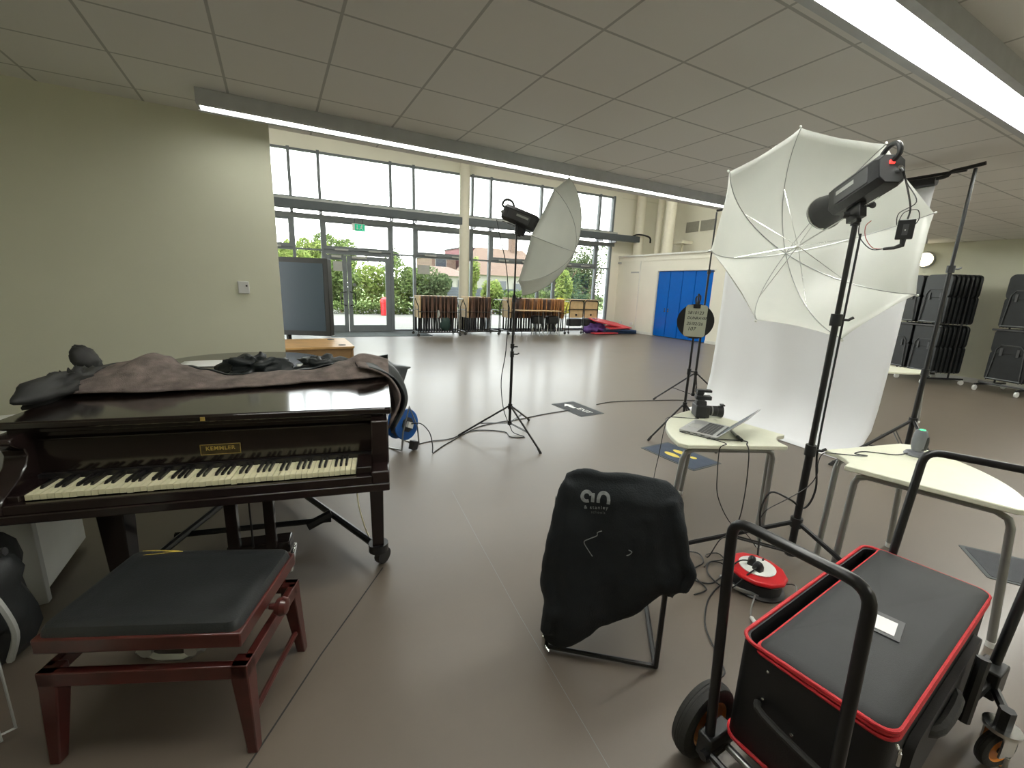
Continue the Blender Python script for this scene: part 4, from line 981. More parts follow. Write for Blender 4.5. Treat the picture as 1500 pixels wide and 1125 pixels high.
single('sensor_lead', MB().tube([(3.25, .99, ZT+.01), (3.16, 1.02, ZT+.004), (3.05, 1.12, ZT+.004), (2.95, 1.13, ZT+.004), (2.98, 1.08, ZT+.004), (2.93, 1.10, ZT+.004), (2.84, 1.17, ZT+.004), (2.77, 1.21, ZT+.004), (2.73, 1.21, ZT-.05), (2.72, 1.20, .60), (2.68, 1.22, .52), (2.58, 1.27, .44), (2.48, 1.31, .38), (2.46, 1.33, .32)], .003, 6, smooth=6), 'blackpl', 'thin black lead trailing from the grey device over the table edge', 'cable')

# ------------------------------------------------------------------ red reel, loops of cable
rr_ = thing('cable_reel', 'flat red and black cable reel with a white socket ring by the near tripod', 'cable reel', (2.29, 1.21, 0), 0)
c0 = (2.29, 1.21, 0)
part('drum', MB().lathe([(.10, .01), (.135, .02), (.138, .075), (.12, .09)], c0, (0, 0, 1), 36, sx=1, sy=.9), 'blackpl', rr_)
rim = MB().lathe([(.11, .088), (.150, .086), (.158, .098), (.150, .112), (.10, .118)], c0, (0, 0, 1), 12, sx=1., sy=.92)
part('flange', rim, 'red', rr_, bevel=.004)
part('socket_disc', MB().lathe([(.092, .116), (.094, .124), (.08, .127), (.0, .127)], c0, (0, 0, 1), 36), 'white', rr_)
part('foot', MB().lathe([(.15, .0), (.155, .01), (.14, .02)], c0, (0, 0, 1), 24, sy=.9), 'blackpl', rr_)
for i_, (x_, y_) in enumerate(((2.275, 1.235), (2.255, 1.185))):
    part('plug', MB().ring_loft([[Matrix.Translation((x_, y_, 0)) @ rotz(.5+i_) @ V((a, b, z)) for a, b in roundrect(w_, w_*.85, .01, 3)] for z, w_ in ((.127, .050), (.150, .048), (.168, .034), (.174, .02))]), 'blackpl', rr_)
part('carry_handle', MB().tube([(2.20, 1.13, .02), (2.14, 1.20, .03), (2.13, 1.26, .03), (2.16, 1.33, .02)], .010, 8, smooth=4), 'steel', rr_)
for i_, (pp_, lab_) in enumerate((
    ([(2.26, 1.235, .15), (2.20, 1.27, .14), (2.14, 1.32, .02), (2.05, 1.33, .007), (1.98, 1.42, .007), (1.95, 1.48, .007), (2.06, 1.50, .007), (2.16, 1.60, .007), (2.24, 1.55, .012), (2.19, 1.47, .012), (2.08, 1.45, .012), (2.02, 1.38, .012), (2.0, 1.30, .007), (1.90, 1.30, .007)], 'black cable looping loosely between the draped chair and red reel'),
    ([(2.25, 1.18, .15), (2.18, 1.19, .12), (2.10, 1.24, .02), (2.12, 1.38, .012), (2.22, 1.45, .016), (2.28, 1.40, .016), (2.18, 1.31, .01), (2.02, 1.27, .007), (1.90, 1.22, .007), (1.76, 1.12, .007), (1.66, .98, .007), (1.60, .90, .007), (1.50, .90, .007)], 'second black cable from the red reel round towards the trolley wheel'),
    ([(2.17, 1.13, .03), (2.10, 1.10, .012), (2.02, 1.05, .007), (1.98, .98, .007), (1.92, .98, .007)], 'pale flex end lying on the floor in front of the red reel'),
    ([(2.38, 1.10, .05), (2.35, 1.03, .10), (2.25, .98, .08), (2.18, .99, .01), (2.12, 1.0, .007)], 'thin grey cable arching off the near side of the red reel'))):
    single('extension_lead', MB().tube(pp_, .0042, 6, smooth=6), 'blackpl' if i_ < 2 else 'steel', lab_, 'cable')
single('cable_joint', MB().tube([(2.02, 1.05, .012), (1.99, 1.0, .012)], .010, 8), 'white', 'small white connector on the floor before the red reel', 'connector')

# ------------------------------------------------------------------ floor mats
def mat_obj(label, c, w_, h_, a, m):
    T = Matrix.Translation((*c, 0)) @ rotz(a); t = thing('floor_mat', label, 'floor mat', (*c, 0), a); R3 = T.to_3x3()
    part('border', MB().prism(roundrect(w_, h_, .01, 2), T@V((0, 0, .0005)), R3@V((1, 0, 0)), R3@V((0, 1, 0)), .003), 'matrim', t)
    part('pile', MB().prism(roundrect(w_-.05, h_-.05, .008, 2), T@V((0, 0, .0035)), R3@V((1, 0, 0)), R3@V((0, 1, 0)), .002), m, t)
    return t, T
fm, FTm = mat_obj('dark blue mat with yellow footprints under the left table', (3.526, 2.80), .42, .66, .03, 'bluemat')
for i_, (x_, y_, s_) in enumerate(((-.065, .02, 1), (.065, .02, 1))):
    fp = MB(); R3 = FTm.to_3x3()
    T_ = FTm @ Matrix.Translation((x_, y_, .0058)) @ rotz(.0 if i_ else .0)
    sole = [(.040*math.cos(k_*PI/10)*(1+.12*math.sin(k_*PI/10)), .02+.09*math.sin(k_*PI/10)) for k_ in range(20)]
    heel = [(.030*math.cos(k_*PI/8), -.135+.035*math.sin(k_*PI/8)) for k_ in range(16)]
    part('footprint_sole', MB().prism(sole, T_@V((0, 0, 0)), R3@V((1, 0, 0)), R3@V((0, 1, 0)), .0006), 'yellow', fm)
    part('footprint_heel', MB().prism(heel, T_@V((0, 0, 0)), R3@V((1, 0, 0)), R3@V((0, 1, 0)), .0006), 'yellow', fm)
am, AT = mat_obj('charcoal mat with a white arrow and lettering near the far tripod', (3.60, 4.635), .40, .68, .03, 'greymat')
R3 = AT.to_3x3()
part('arrow', MB().prism([(-.03, -.03), (.03, -.03), (.03, .11), (.085, .10), (0, .21), (-.085, .10), (-.03, .11)], AT@V((-.02, .05, .0058)), R3@V((1, 0, 0)), R3@V((0, 1, 0)), .0006), 'white', am)
text('mat_lettering', 'EXIT', .125, AT @ Matrix.Translation((.02, -.13, .006)) @ rotz(-PI/2), 'white', am, off=.001)
mat_obj('third dark mat half out of the picture behind the right table', (4.02, .46), .40, .66, .6, 'greymat')

# ------------------------------------------------------------------ chair with a jacket over it
cu = V((.773, -.635, 0)); cn = V((.635, .773, 0)); F0 = V((.979, 1.36, 0)); CW = .48
def CH(u, f, z): return F0+cu*u+cn*f+V((0, 0, z))
ch = thing('stacking_chair', 'black tube-framed chair almost hidden under a dark jacket', 'chair', F0+cu*.24, math.atan2(cu.y, cu.x))
for u in (0, CW):
    part('side_frame', MB().tube([CH(u, -.0, .012), CH(u, .0, .43), CH(u*.96+.01, -.01, .76)], .0115, 8), 'black', ch)
    part('front_leg', MB().tube([CH(u, .43, .012), CH(u, .40, .43), CH(u, .0, .43)], .0115, 8), 'black', ch)
    part('foot_bar', MB().tube([CH(u, .0, .012), CH(u, .43, .012)], .0115, 8), 'black', ch)
part('rear_rail', MB().tube([CH(0, 0, .014), CH(CW, 0, .014)], .0105, 8), 'black', ch)
part('seat', MB().box(.01, CW-.01, .02, .42, .43, .455, Matrix.Translation(F0) @ basis((0, 0, 0), cu, cn)), 'blackpl', ch, bevel=.01)
part('backrest', MB().box(.03, CW-.03, -.022, -.008, .52, .78, Matrix.Translation(F0) @ basis((0, 0, 0), cu, cn)), 'blackpl', ch, bevel=.008)
part('foot_clip', MB().tube([CH(-.012, -.01, .075), CH(-.012, -.015, .03), CH(.01, -.02, .006)], .009, 6), 'chrome', ch, label='bright metal foot clip')

jk = thing('jacket', 'dark jacket with a pale an logo draped over the chair back', 'jacket', F0+cu*.24+V((0, 0, .5)), math.atan2(cu.y, cu.x))
OL = [(.010, .74), (.025, .80), (.06, .865), (.105, .895), (.15, .905), (.195, .893), (.215, .889), (.24, .899), (.30, .905), (.36, .902), (.42, .885), (.465, .865), (.497, .83), (.512, .775), (.52, .70), (.535, .62), (.545, .56), (.575, .515), (.565, .46), (.548, .405), (.522, .395), (.51, .372), (.49, .395), (.455, .37), (.425, .345), (.38, .28), (.34, .245), (.28, .20), (.225, .172), (.195, .13), (.15, .085), (.10, .042), (.055, .025), (.015, .035), (-.015, .06), (-.030, .12), (-.022, .20), (-.010, .25), (-.04, .30), (-.055, .365), (-.04, .45), (-.025, .52), (-.012, .61), (-.002, .68)]
nO = len(OL)
OLv = [V((a, b, 0)) for a, b in OL]; OLs = bez(OLv, 3, True); nS = len(OLs)
cen = V((.235, .56, 0))
def jback(u, z):
    # depth of the outer face: pulled over the backrest, hanging looser lower down
    top = max(0, min(1, (z-.80)/.1))
    f = -.055+.035*top
    f += -.012*math.sin(u*16+z*3)*(1-top*.7)-.010*noise.noise(V((u*7, z*3, 1.7)))-.018*math.exp(-((u-.47-.1*(.8-z))/.02)**2)*(z < .8)-.012*math.exp(-((u-.36-.35*(.75-z))/.018)**2)*(z < .75)
    f += .02*math.exp(-((u-.03)/.03)**2)
    return f
def jpt(q, s_, t_):
    p = cen+(q-cen)*t_; e = math.sqrt(max(0, 1-t_**6))
    mid = .035 if p.y > .78 else .0
    if s_ < 0: f = mid*0+(-.005)*(1-e)+jback(p.x, p.y)*e
    else: f = .03*e+.005*noise.noise(V((p.x*9, p.y*6, 5)))
    return CH(p.x, f-.01, p.y)
tt = [0.04, .18, .32, .46, .58, .70, .80, .88, .94, .98, 1.0]
rings = [[jpt(q, -1, t_) for q in OLs] for t_ in tt]+[[jpt(q, 1, t_) for q in OLs] for t_ in reversed(tt[:-1])]
jb = MB().ring_loft(rings)
jb.tube([CH(.44, -.030, .82), CH(.49, -.040, .70), CH(.525, -.04, .58), CH(.555, -.035, .51), CH(.535, -.035, .42)], [.035, .038, .040, .036, .026], 12, smooth=4)
jb.tube([CH(.06, -.02, .84), CH(.035, -.02, .78), CH(.012, -.03, .62), CH(-.015, -.03, .42), CH(.01, -.03, .27), CH(.0, -.03, .12)], [.03, .036], 12, smooth=4)
jb.tube([CH(.04, .0, .845), CH(.11, -.01, .882), CH(.2, -.012, .875), CH(.3, -.01, .885), CH(.44, 0, .86)], .022, 10, smooth=5)
jo = part('body', jb, 'cotton', jk, smooth=180)
md = jo.modifiers.new('r', 'REMESH'); md.mode = 'VOXEL'; md.voxel_size = .0085; md.use_smooth_shade = True
md = jo.modifiers.new('s', 'SMOOTH'); md.factor = .5; md.iterations = 9
tx = bpy.data.textures.new('cloth_folds', 'CLOUDS'); tx.noise_scale = .16; tx.noise_depth = 2
md = jo.modifiers.new('d', 'DISPLACE'); md.texture = tx; md.strength = .022; md.mid_level = .62; md.texture_coords = 'LOCAL'
# logo: ring-and-stem a, arched n
def JP(u, z, k_=.010): return CH(u, jback(u, z)-.012-k_, z)
def jband(pts, w_, nm='logo_letter', m='print'):
    # flat print lying on the cloth
    p2 = bez([V((a, b, 0)) for a, b in pts], 6); vs = []; fs_ = []
    for i, p in enumerate(p2):
        d = (p2[min(i+1, len(p2)-1)]-p2[max(i-1, 0)]).normalized(); n_ = V((-d.y, d.x, 0))*w_/2
        vs += [JP((p-n_).x, (p-n_).y), JP((p+n_).x, (p+n_).y)]
    for i in range(len(p2)-1): fs_.append((2*i, 2*i+1, 2*i+3, 2*i+2))
    return part(nm, MB().add(vs, fs_), m, jk, solid=.002, smooth=0)
ca = (.126, .806)
jband([(ca[0]+.018*math.cos(a), ca[1]+.019*math.sin(a)) for a in [math.radians(x) for x in range(20, 330, 31)]], .013)
jband([(.150, .822), (.150, .806), (.150, .786)], .013)
jband([(.172, .786), (.172, .805), (.178, .822), (.192, .828), (.206, .821), (.211, .805), (.211, .786)], .013)
TJ = basis(JP(.165, .765, .012), cu, V((0, 0, 1))-cn*.03)
text('logo_words', '& stanley', .020, TJ @ Matrix.Rotation(.10, 4, 'Z'), 'print', jk, sp=1.25)
TJ = basis(JP(.175, .745, .012), cu, V((0, 0, 1))-cn*.03)
text('logo_words', 'schools', .017, TJ @ Matrix.Rotation(.08, 4, 'Z'), mat('faint_print', (.07, .078, .08), .7), jk, sp=1.1)
jband([(.196, .665), (.180, .655), (.178, .640), (.150, .622), (.130, .605), (.150, .57), (.168, .545)], .003, 'chest_line')
jband([(.305, .605), (.318, .60), (.31, .585), (.30, .578)], .003, 'chest_line')

# ------------------------------------------------------------------ equipment trolley with the suitcase
ct = thing('equipment_cart', 'black tube-framed cart with two hoop handles and orange-hubbed wheels', 'cart', (1.75, .47, 0), 0)
HZ = .955
part('deck_rail', MB().tube([(1.12, .655, .135), (2.45, .665, .135)], .015, 8), 'black', ct)
part('deck_rail', MB().tube([(1.12, .335, .135), (2.45, .335, .135)], .015, 8), 'black', ct)
for x_ in (1.15, 1.5, 1.9, 2.3): part('deck_cross', MB().tube([(x_, .335, .132), (x_, .66, .132)], .012, 8), 'black', ct)
def hoop(pts): return MB().tube(pts, .0155, 12)
def corner(a, b, c, r_=.055, k_=5):
    a, b, c = V(a), V(b), V(c); p = b+(a-b).normalized()*r_; q = b+(c-b).normalized()*r_
    return [p*(1-t)**2+b*2*t*(1-t)+q*t*t for t in [j/k_ for j in range(k_+1)]]
def hoopline(a, b, c, d): return [V(a)]+corner(a, b, c)+corner(b, c, d)+[V(d)]
part('hoop_handle', hoop(hoopline((1.167, .665, .10), (1.155, .70, HZ), (1.165, .355, HZ), (1.165, .33, .10))), 'black', ct)
part('hoop_handle', hoop(hoopline((2.20, .655, .2), (2.36, .665, 1.0), (2.50, .30, 1.0), (2.26, .305, .24))), 'black', ct)
part('handle_bracket', MB().box(2.20, 2.31, .27, .34, .19, .30), 'blackpl', ct, bevel=.006)
part('handle_bracket', MB().box(1.14, 1.26, .645, .695, .10, .19), 'blackpl', ct, bevel=.006)
part('brace_arm', MB().tube([(2.25, .30, .25), (1.98, .315, .22)], .02, 8), 'black', ct)
part('brace_arm', MB().tube([(2.30, .325, .24), (2.12, .222, .225)], .015, 8), 'black', ct)
def wheel(c, axd, r_, w_):
    c = V(c)
    w0 = part('wheel_hub', MB().lathe([(.0, -w_*.32), (r_*.55, -w_*.30), (r_*.62, -w_*.42), (r_*.66, -w_*.2), (r_*.66, w_*.2), (r_*.62, w_*.42), (r_*.55, w_*.30), (.0, w_*.32)], c, axd, 28), 'orange', ct)
    part('tyre', MB().lathe([(r_*.62, -w_*.42), (r_*.80, -w_*.5), (r_*.95, -w_*.38), (r_, -w_*.12), (r_*.985, -w_*.08), (r_, -w_*.04), (r_, w_*.04), (r_*.985, w_*.08), (r_, w_*.12), (r_*.95, w_*.38), (r_*.80, w_*.5), (r_*.62, w_*.42)], c, axd, 40, caps=False), 'rubber', w0)
    part('axle_cap', MB().cyl(c-V(axd)*w_*.45, c+V(axd)*w_*.45, r_*.16), 'kgrey', w0)
wheel((1.235, .74, .137), (0, 1, 0), .137, .068)
wheel((1.235, .215, .137), (0, 1, 0), .137, .068)
part('axle', MB().cyl((1.235, .22, .122), (1.235, .74, .122), .012), 'steel', ct)
for CX, y_ in ((2.50, .74), (2.135, .225)):
    wheel((CX, y_, .078), (.35, .94, 0), .077, .034)
    cf = MB()
    for s_ in (-1, 1):
        o_ = V((.35, .94, 0))*.028*s_
        cf.ring_loft([[V((CX, y_, 0))+o_+V((.94*a, -.35*a, z))+V((.35, .94, 0))*b for a, b in ((-.03, -.003), (.03, -.003), (.03, .003), (-.03, .003))] for z in (.07, .17)])
    part('caster_fork', cf, 'chrome', ct)
    part('caster_plate', MB().cyl((CX-.01, y_, .165), (CX-.01, y_, .178), .05, n=24), 'chrome', ct)
    part('caster_lever', MB().tube([(CX-.06, y_-.03, .06), (CX-.09, y_-.04, .09), (CX-.09, y_-.04, .13)], .006, 6), 'chrome', ct)
    part('caster_bolt', MB().cyl((CX-.01, y_, .178), (CX-.01, y_, .245), .022, n=6), 'blackpl', ct)

sa = math.atan2(.079, .963)
SC = basis((1.255, .276, 0), (math.cos(sa), math.sin(sa), 0), (-math.sin(sa), math.cos(sa), 0))
SL, SW, Z0, Z1 = 1.0, .385, .155, .555
sc_ = thing('equipment_case', 'black soft equipment case with red piping lying on the cart', 'case', SC@V((SL/2, SW/2, Z0)), sa)
R3 = SC.to_3x3()
def rr2(k_=0, r_=.045): return roundrect(SL-2*k_, SW-2*k_, r_, 5, SL/2, SW/2)
body = MB().ring_loft([[SC@V((x, y, z)) for x, y in rr2(k_)] for z, k_ in ((Z0, .012), (Z0+.02, 0), (Z1-.03, 0), (Z1-.002, .003), (Z1-.004, .010), (Z1-.07, .013))])
part('shell', body, 'bagside', sc_)
part('piping', MB().tube([SC@V((x, y, Z1)) for x, y in rr2(0)], .006, 8, closed=True), 'redpipe', sc_, label='red piping round the rim')
part('piping', MB().tube([SC@V((x, y, Z0+.03)) for x, y in rr2(-.003)], .0065, 8, closed=True), 'redpipe', sc_, label='red piping round the base')
# lid: sprung open a little along the far long side
lidp = []
gap = .095
for x, y in rr2(0, .04):
    f = max(0, (y-SW*.5)/(SW*.5)); e = math.sin(PI*min(1, max(0, x/SL)))**.5
    lidp.append((x, y-gap*f*(.35+.65*e), .0))
nL = len(lidp)
ringsL = []
for s_, dz in ((1.0, 0), (.985, .010), (.93, .017), (.75, .020), (.45, .021), (.1, .021)):
    ringsL.append([SC@V((SL/2+(x-SL/2)*s_, SW/2-.01+(y-SW/2+.01)*s_, Z1+.008+dz-.012*max(0, (y-SW*.5)/(SW*.5))*(s_ > .9)+.003*noise.noise(V((x*6, y*9, s_))))) for x, y, _ in lidp])
part('lid', MB().ring_loft(ringsL), 'bag', sc_, smooth=60)
part('lid_piping', MB().tube([SC@V((x, y, Z1+.010-.012*max(0, (y-SW*.5)/(SW*.5)))) for x, y, _ in lidp], .006, 8, closed=True), 'redpipe', sc_, label='red piping round the lid')
part('zip_tape', MB().tube([SC@V((x, y, Z1-.014)) for x, y, _ in lidp if y < .16 or x < .05], .006, 6), 'redpipe', sc_)
lp_ = SC @ Matrix.Translation((.415, .148, Z1+.0295)) @ rotz(.15) @ Matrix.Scale(1.12, 4)
part('label_pocket', MB().box(-.055, .055, -.040, .040, 0, .003, lp_), 'kgrey', sc_, bevel=.001)
part('label_card', MB().box(-.040, .032, -.026, .028, .003, .0045, lp_), 'paper', sc_, label='white card in the label window')
zp = SC@V((.012, -.004, Z1-.012))
part('zip_puller', MB().tube([zp, zp+V((-.008, -.012, -.012)), zp+V((-.004, -.012, -.05))], .004, 6).lathe([(.006, -.002), (.010, 0), (.006, .002)], zp+V((-.006, -.010, -.01)), (0, 1, 0), 12), 'chrome', sc_)
part('zip_puller', MB().tube([SC@V((SL+.002, .05, Z1-.01)), SC@V((SL+.008, .045, Z1-.045))], .005, 6), 'chrome', sc_)
for y_, z_ in ((.10, .47), (.20, .36), (.29, .40), (.29, .50), (.10, .30)):
    part('rivet', MB().sphere(SC@V((-.001, y_, z_)), .006, 8, 6), 'chrome', sc_)
part('carry_handle', MB().tube([SC@V((-.005, .08, .33)), SC@V((-.03, .11, .345)), SC@V((-.03, .27, .375)), SC@V((-.005, .30, .38))], .011, 8, smooth=3), 'rubber', sc_)
part('side_handle', MB().tube([SC@V((.30, -.004, .40)), SC@V((.34, -.035, .41)), SC@V((.52, -.035, .41)), SC@V((.56, -.004, .40))], .016, 8, smooth=3), 'rubber', sc_)
part('side_pocket', MB().ring_loft([[SC@V((.5+(x-.5)*k_, y_, z)) for x, z in roundrect(.75, .22, .05, 4, .5, .36)] for y_, k_ in ((-.002, 1), (-.022, .97))]), 'bagside', sc_)
part('telescopic_post', MB().tube([SC@V((.62, -.05, .28)), SC@V((.66, -.05, .50))], .018, 8), 'blackpl', sc_)
single('red_strap', blob((1.45, .185, .10), (.09, .03, .09), Matrix(), 3.1, .5), 'redpipe', 'bunched dark red strap hanging low beside the case', 'strap', smooth=180)
single('cable_end_cap', MB().sphere((.466, .865, .000+.012), (.024,.024,.012), 18, 9), 'lgrey', 'small pale dome at the bottom edge of the picture', 'cap')

# ------------------------------------------------------------------ folded tables on trolleys by the windows
GT = WT @ Matrix.Translation((0, 0, 0))
def folded_table(edge):
    t = thing('folding_table', 'x', 'folding table', (0, 0, 0), 0)
    part('tabletop', MB().box(-.021, .021, -.36, .36, .58, 1.27), edge, t, bevel=.004)
    for y in (-.30, .30):
        part('leg', MB().tube([(.018, y, .92), (.024, y, .13)], .024, 6), 'black', t)
        part('leg', MB().tube([(-.018, y*.8, .92), (-.022, y*.8, .16)], .014, 6), 'black', t)
    part('leg_rail', MB().tube([(.030, -.30, .85), (.030, .30, .85)], .012, 6), 'black', t)
    part('top_edge', MB().box(-.020, .020, -.362, .362, 1.268, 1.280), 'beech', t)
    return t
def trolley(x0, x1, yc, label, yaw=WA):
    T = Matrix.Translation((x0, yc, 0)) @ rotz(yaw); L = x1-x0
    t = thing('table_trolley', label, 'trolley', (x0, yc, 0), yaw)
    def tb(pts, r=.016): return MB().tube([T@V(p) for p in pts], r, 8)
    for y in (-.38, .38):
        part('base_rail', tb([(0, y, .12), (L, y, .12)], .018), 'black', t)
        part('side_rail', tb([(0, y, .78), (L, y, .78)], .012), 'black', t)
        for x in (0, L):
            part('post', tb([(x, y, .12), (x, y, .95), (x-(.10 if x == 0 else -.10), y*.98, 1.20)], .015), 'black', t)
            part('caster', MB().cyl(T@V((x, y-.015, .045)), T@V((x, y+.015, .045)), .045, n=14).cyl(T@V((x, y, .06)), T@V((x, y, .12)), .012), 'rubber', t)
    for x in (0, L):
        part('end_rail', tb([(x, -.38, .12), (x, .38, .12)], .016), 'black', t)
        xe = x-(.10 if x == 0 else -.10)
        part('push_handle', tb([(xe, -.37, 1.20), (xe, .37, 1.20)], .016), 'lgrey', t)
        part('end_rail', tb([(x, -.38, .84), (x, .38, .84)], .010), 'black', t)
    return t, T
pa = folded_table('tedge'); pb_ = folded_table('tedge2'); pf_ = folded_table('beech')
used = {'a': False, 'b': False, 'c': False}
def put(which, T, x, lab, grp, lean=0.):
    src = {'a': pa, 'b': pb_, 'c': pf_}[which]
    Tw = T @ Matrix.Translation((x, 0, 0))
    loc = Tw.translation; tl = Matrix.Rotation(lean, 4, 'Y')
    if not used[which]:
        used[which] = True; src.matrix_world = Matrix.Translation(loc) @ rotz(WA) @ tl; src['label'] = lab; src['group'] = grp
        return src
    return dup(src, loc, WA, lab, grp, tl)
_, Tr = trolley(3.98, 5.36, 13.85, 'black trolley of folded tables left of the round column')
for i in range(15):
    put('c' if i == 0 else 'a', Tr, .06+i*.088, 'pale-faced folded table at the left end of the trolley left of the column' if i == 0 else 'brown-edged folded table standing upright on the trolley left of the column', 'folded tables on the trolley left of the column', .03*math.sin(i*2.1))
_, Tr = trolley(5.62, 6.85, 13.95, 'half-empty black table trolley just right of the round column')
for i in range(10):
    put('c' if i == 0 else 'a', Tr, .10+i*.086, 'tan-faced folded table at the left end of the half-empty trolley' if i == 0 else 'brown-edged folded table on the half-empty trolley right of the column', 'folded tables on the half-empty trolley', .04*math.sin(i*1.7))
_, Tr = trolley(7.22, 9.55, 13.85, 'long black trolley of folded tables behind the low bench table')
for i in range(22):
    put('c' if i == 0 else 'b' if i in (5, 8, 10, 11, 12, 14, 16, 17, 18, 19, 20, 21) else 'a', Tr, .07+i*.104, 'tan-faced folded table at the left end of the long trolley' if i == 0 else ('orange-edged folded table standing on the long trolley' if i in (5, 8, 10, 11, 12, 14, 16, 17, 18, 19, 20, 21) else 'dark brown-edged folded table standing on the long trolley'), 'folded tables on the long trolley', .03*math.sin(i*2.6))
# two turned face-on
for i, (x, lab) in enumerate(((9.78, 'folded table turned face-on with a pale top and dark hole, the left of two'), (10.48, 'folded table turned face-on with a pale top, nearest the red gym mats'))):
    t = thing('folding_table', lab, 'folding table', (x+.28, 13.45, 0), -.10)
    T = WM[t.name]
    part('tabletop', MB().prism(roundrect(.60, .68, .07, 5), T@V((0, 0, .94)), T.to_3x3()@V((1, 0, 0)), V((0, 0, 1)), .03), 'beech', t)
    part('frame', MB().tube([T@V((-.30, -.045, .12)), T@V((-.30, -.045, 1.18)), T@V((-.24, -.045, 1.25)), T@V((.24, -.045, 1.25)), T@V((.30, -.045, 1.18)), T@V((.30, -.045, .12))], .018, 8), 'black', t)
    part('cross_bar', MB().tube([T@V((-.30, -.05, .92)), T@V((.30, -.05, .92))], .014, 8), 'black', t)
    part('latch', MB().box(-.04, .04, -.05, -.035, .68, .75, T), 'black', t, bevel=.008)
    part('top_edge', MB().box(-.36, .36, -.06, .30, 1.27, 1.295, T), 'beech', t)
    part('stool_seat', MB().box(-.27, .27, -.06, .26, .28, .58, T), 'blackpl', t, bevel=.05)
    for a in (-.28, .28):
        part('caster', MB().cyl(T@V((a-.015, -.02, .045)), T@V((a+.015, -.02, .045)), .045, n=14).cyl(T@V((a, -.02, .06)), T@V((a, -.02, .14)), .012), 'rubber', t)
# low bench table in front
lb = thing('bench_table', 'unfolded narrow table with a pale top in front of the long trolley', 'table', (8.1, 13.05, 0), WA)
T = WM[lb.name]
for a, b in ((-.86, -.03), (0.0, .80)): part('tabletop', MB().box(a, b, -.30, .28, .865, .89, T), 'beech', lb, bevel=.004)
for x in (-.78, -.10, .08, .70):
    for s_ in (-1, 1): part('leg', MB().tube([T@V((x, .26*s_, .86)), T@V((x+.06, .30*s_, .01))], .013, 6), 'steel' if x > -.2 else 'black', lb)
part('under_rail', MB().tube([T@V((-.8, 0, .80)), T@V((.75, 0, .80))], .015, 6), 'black', lb)
for i, x in enumerate((.02, .62)):
    st = thing('stool', ('black seat tucked under the middle of the narrow table', 'black seat tucked under the right end of the narrow table')[i], 'stool', T@V((x, .05, 0)), WA)
    U = WM[st.name]
    part('seat', MB().box(-.20, .20, -.16, .16, .42, .70, U), 'blackpl', st, bevel=.05)
    for a in (-.14, .14): part('leg', MB().tube([U@V((a, 0, .44)), U@V((a*1.5, -.12, .01))], .010, 6), 'chrome', st)
gb = single('sports_bag', blob(tuple(V((4.85, 13.45, .38))), (.17, .06, .22), Matrix(), 4.4, .3), 'greenw', 'dark green bag hanging on the trolley left of the column', 'bag', smooth=180)
single('cloth_strip', MB().tube([(4.60, 13.44, .84), (4.61, 13.43, .68), (4.58, 13.43, .60)], [.025, .05, .03], 8), 'lgrey', 'pale strip of cloth on the trolley left of the column', 'cloth')

# gym mats in the corner
for i, (z, dx, lab) in enumerate(((.0, 0, 'blue gym mat lying flat, lowest of the corner pile'), (.055, -.06, 'blue gym mat lying on the lowest one in the corner pile'), (.11, -.10, 'slate blue gym mat, top of the blue mats under the red ones'))):
    single('gym_mat', MB().box(-.75, .75, -.45, .45, z, z+.05, Matrix.Translation((12.15+dx, 13.55+dx, 0)) @ rotz(-.25+dx)), 'gymblue', lab, 'gym mat', group='gym mats in the corner', bevel=.012)
def slab(c, ux, uy, w_, h_, t_):
    T = basis(c, ux, uy); return MB().box(-w_/2, w_/2, -h_/2, h_/2, 0, t_, T)
single('gym_mat', slab((11.65, 13.50, .40), (.95, .02, -.17), (.2, .97, .18), 1.9, .85, .045), 'gymred', 'big red gym mat sloping over the corner pile', 'gym mat', group='gym mats in the corner', bevel=.012)
single('gym_mat', slab((11.95, 13.22, .245), (.98, .0, .03), (-.1, .97, .12), 1.1, .6, .03), 'gymred', 'folded red gym mat showing its edge beneath the big red one', 'gym mat', group='gym mats in the corner', bevel=.01)
single('gym_mat', slab((11.20, 13.05, .03), (.98, -.05, .01), (.05, .97, .02), 1.1, .3, .03), 'gymred', 'narrow red gym mat low on the floor before the purple cloth', 'gym mat', group='gym mats in the corner', bevel=.01)
single('cloth_heap', blob((11.05, 13.55, .22), (.45, .30, .22), Matrix(), 6.1, .6, 36, 20), 'purple', 'crumpled purple cloth under the left end of the red mat', 'cloth', smooth=180)
for i, (x, y, z, lab) in enumerate(((12.97, 14.15, .36, 'small socket box on the white wall above the mats, nearer the window'), (12.97, 13.50, .36, 'small socket box on the white wall above the mats, farther from the window'))):
    sk = single('wall_socket', MB().box(x-.03, x+.03, y-.07, y+.07, z-.06, z+.06), 'white', lab, 'socket', bevel=.01)
lk = single('door_stay', MB().box(12.92, 13.0, 14.42, 14.55, 2.78, 2.86), 'lgrey', 'small grey fitting high on the white wall by the window', 'fitting')
single('lettering_strip', MB().box(12.992, 13.0, 13.35, 13.8, 2.40, 2.46), 'lgrey', 'faint narrow grey strip in place of lettering on the white wall left of the blue doors', 'plate')  # plain strip standing in for unreadable wall lettering

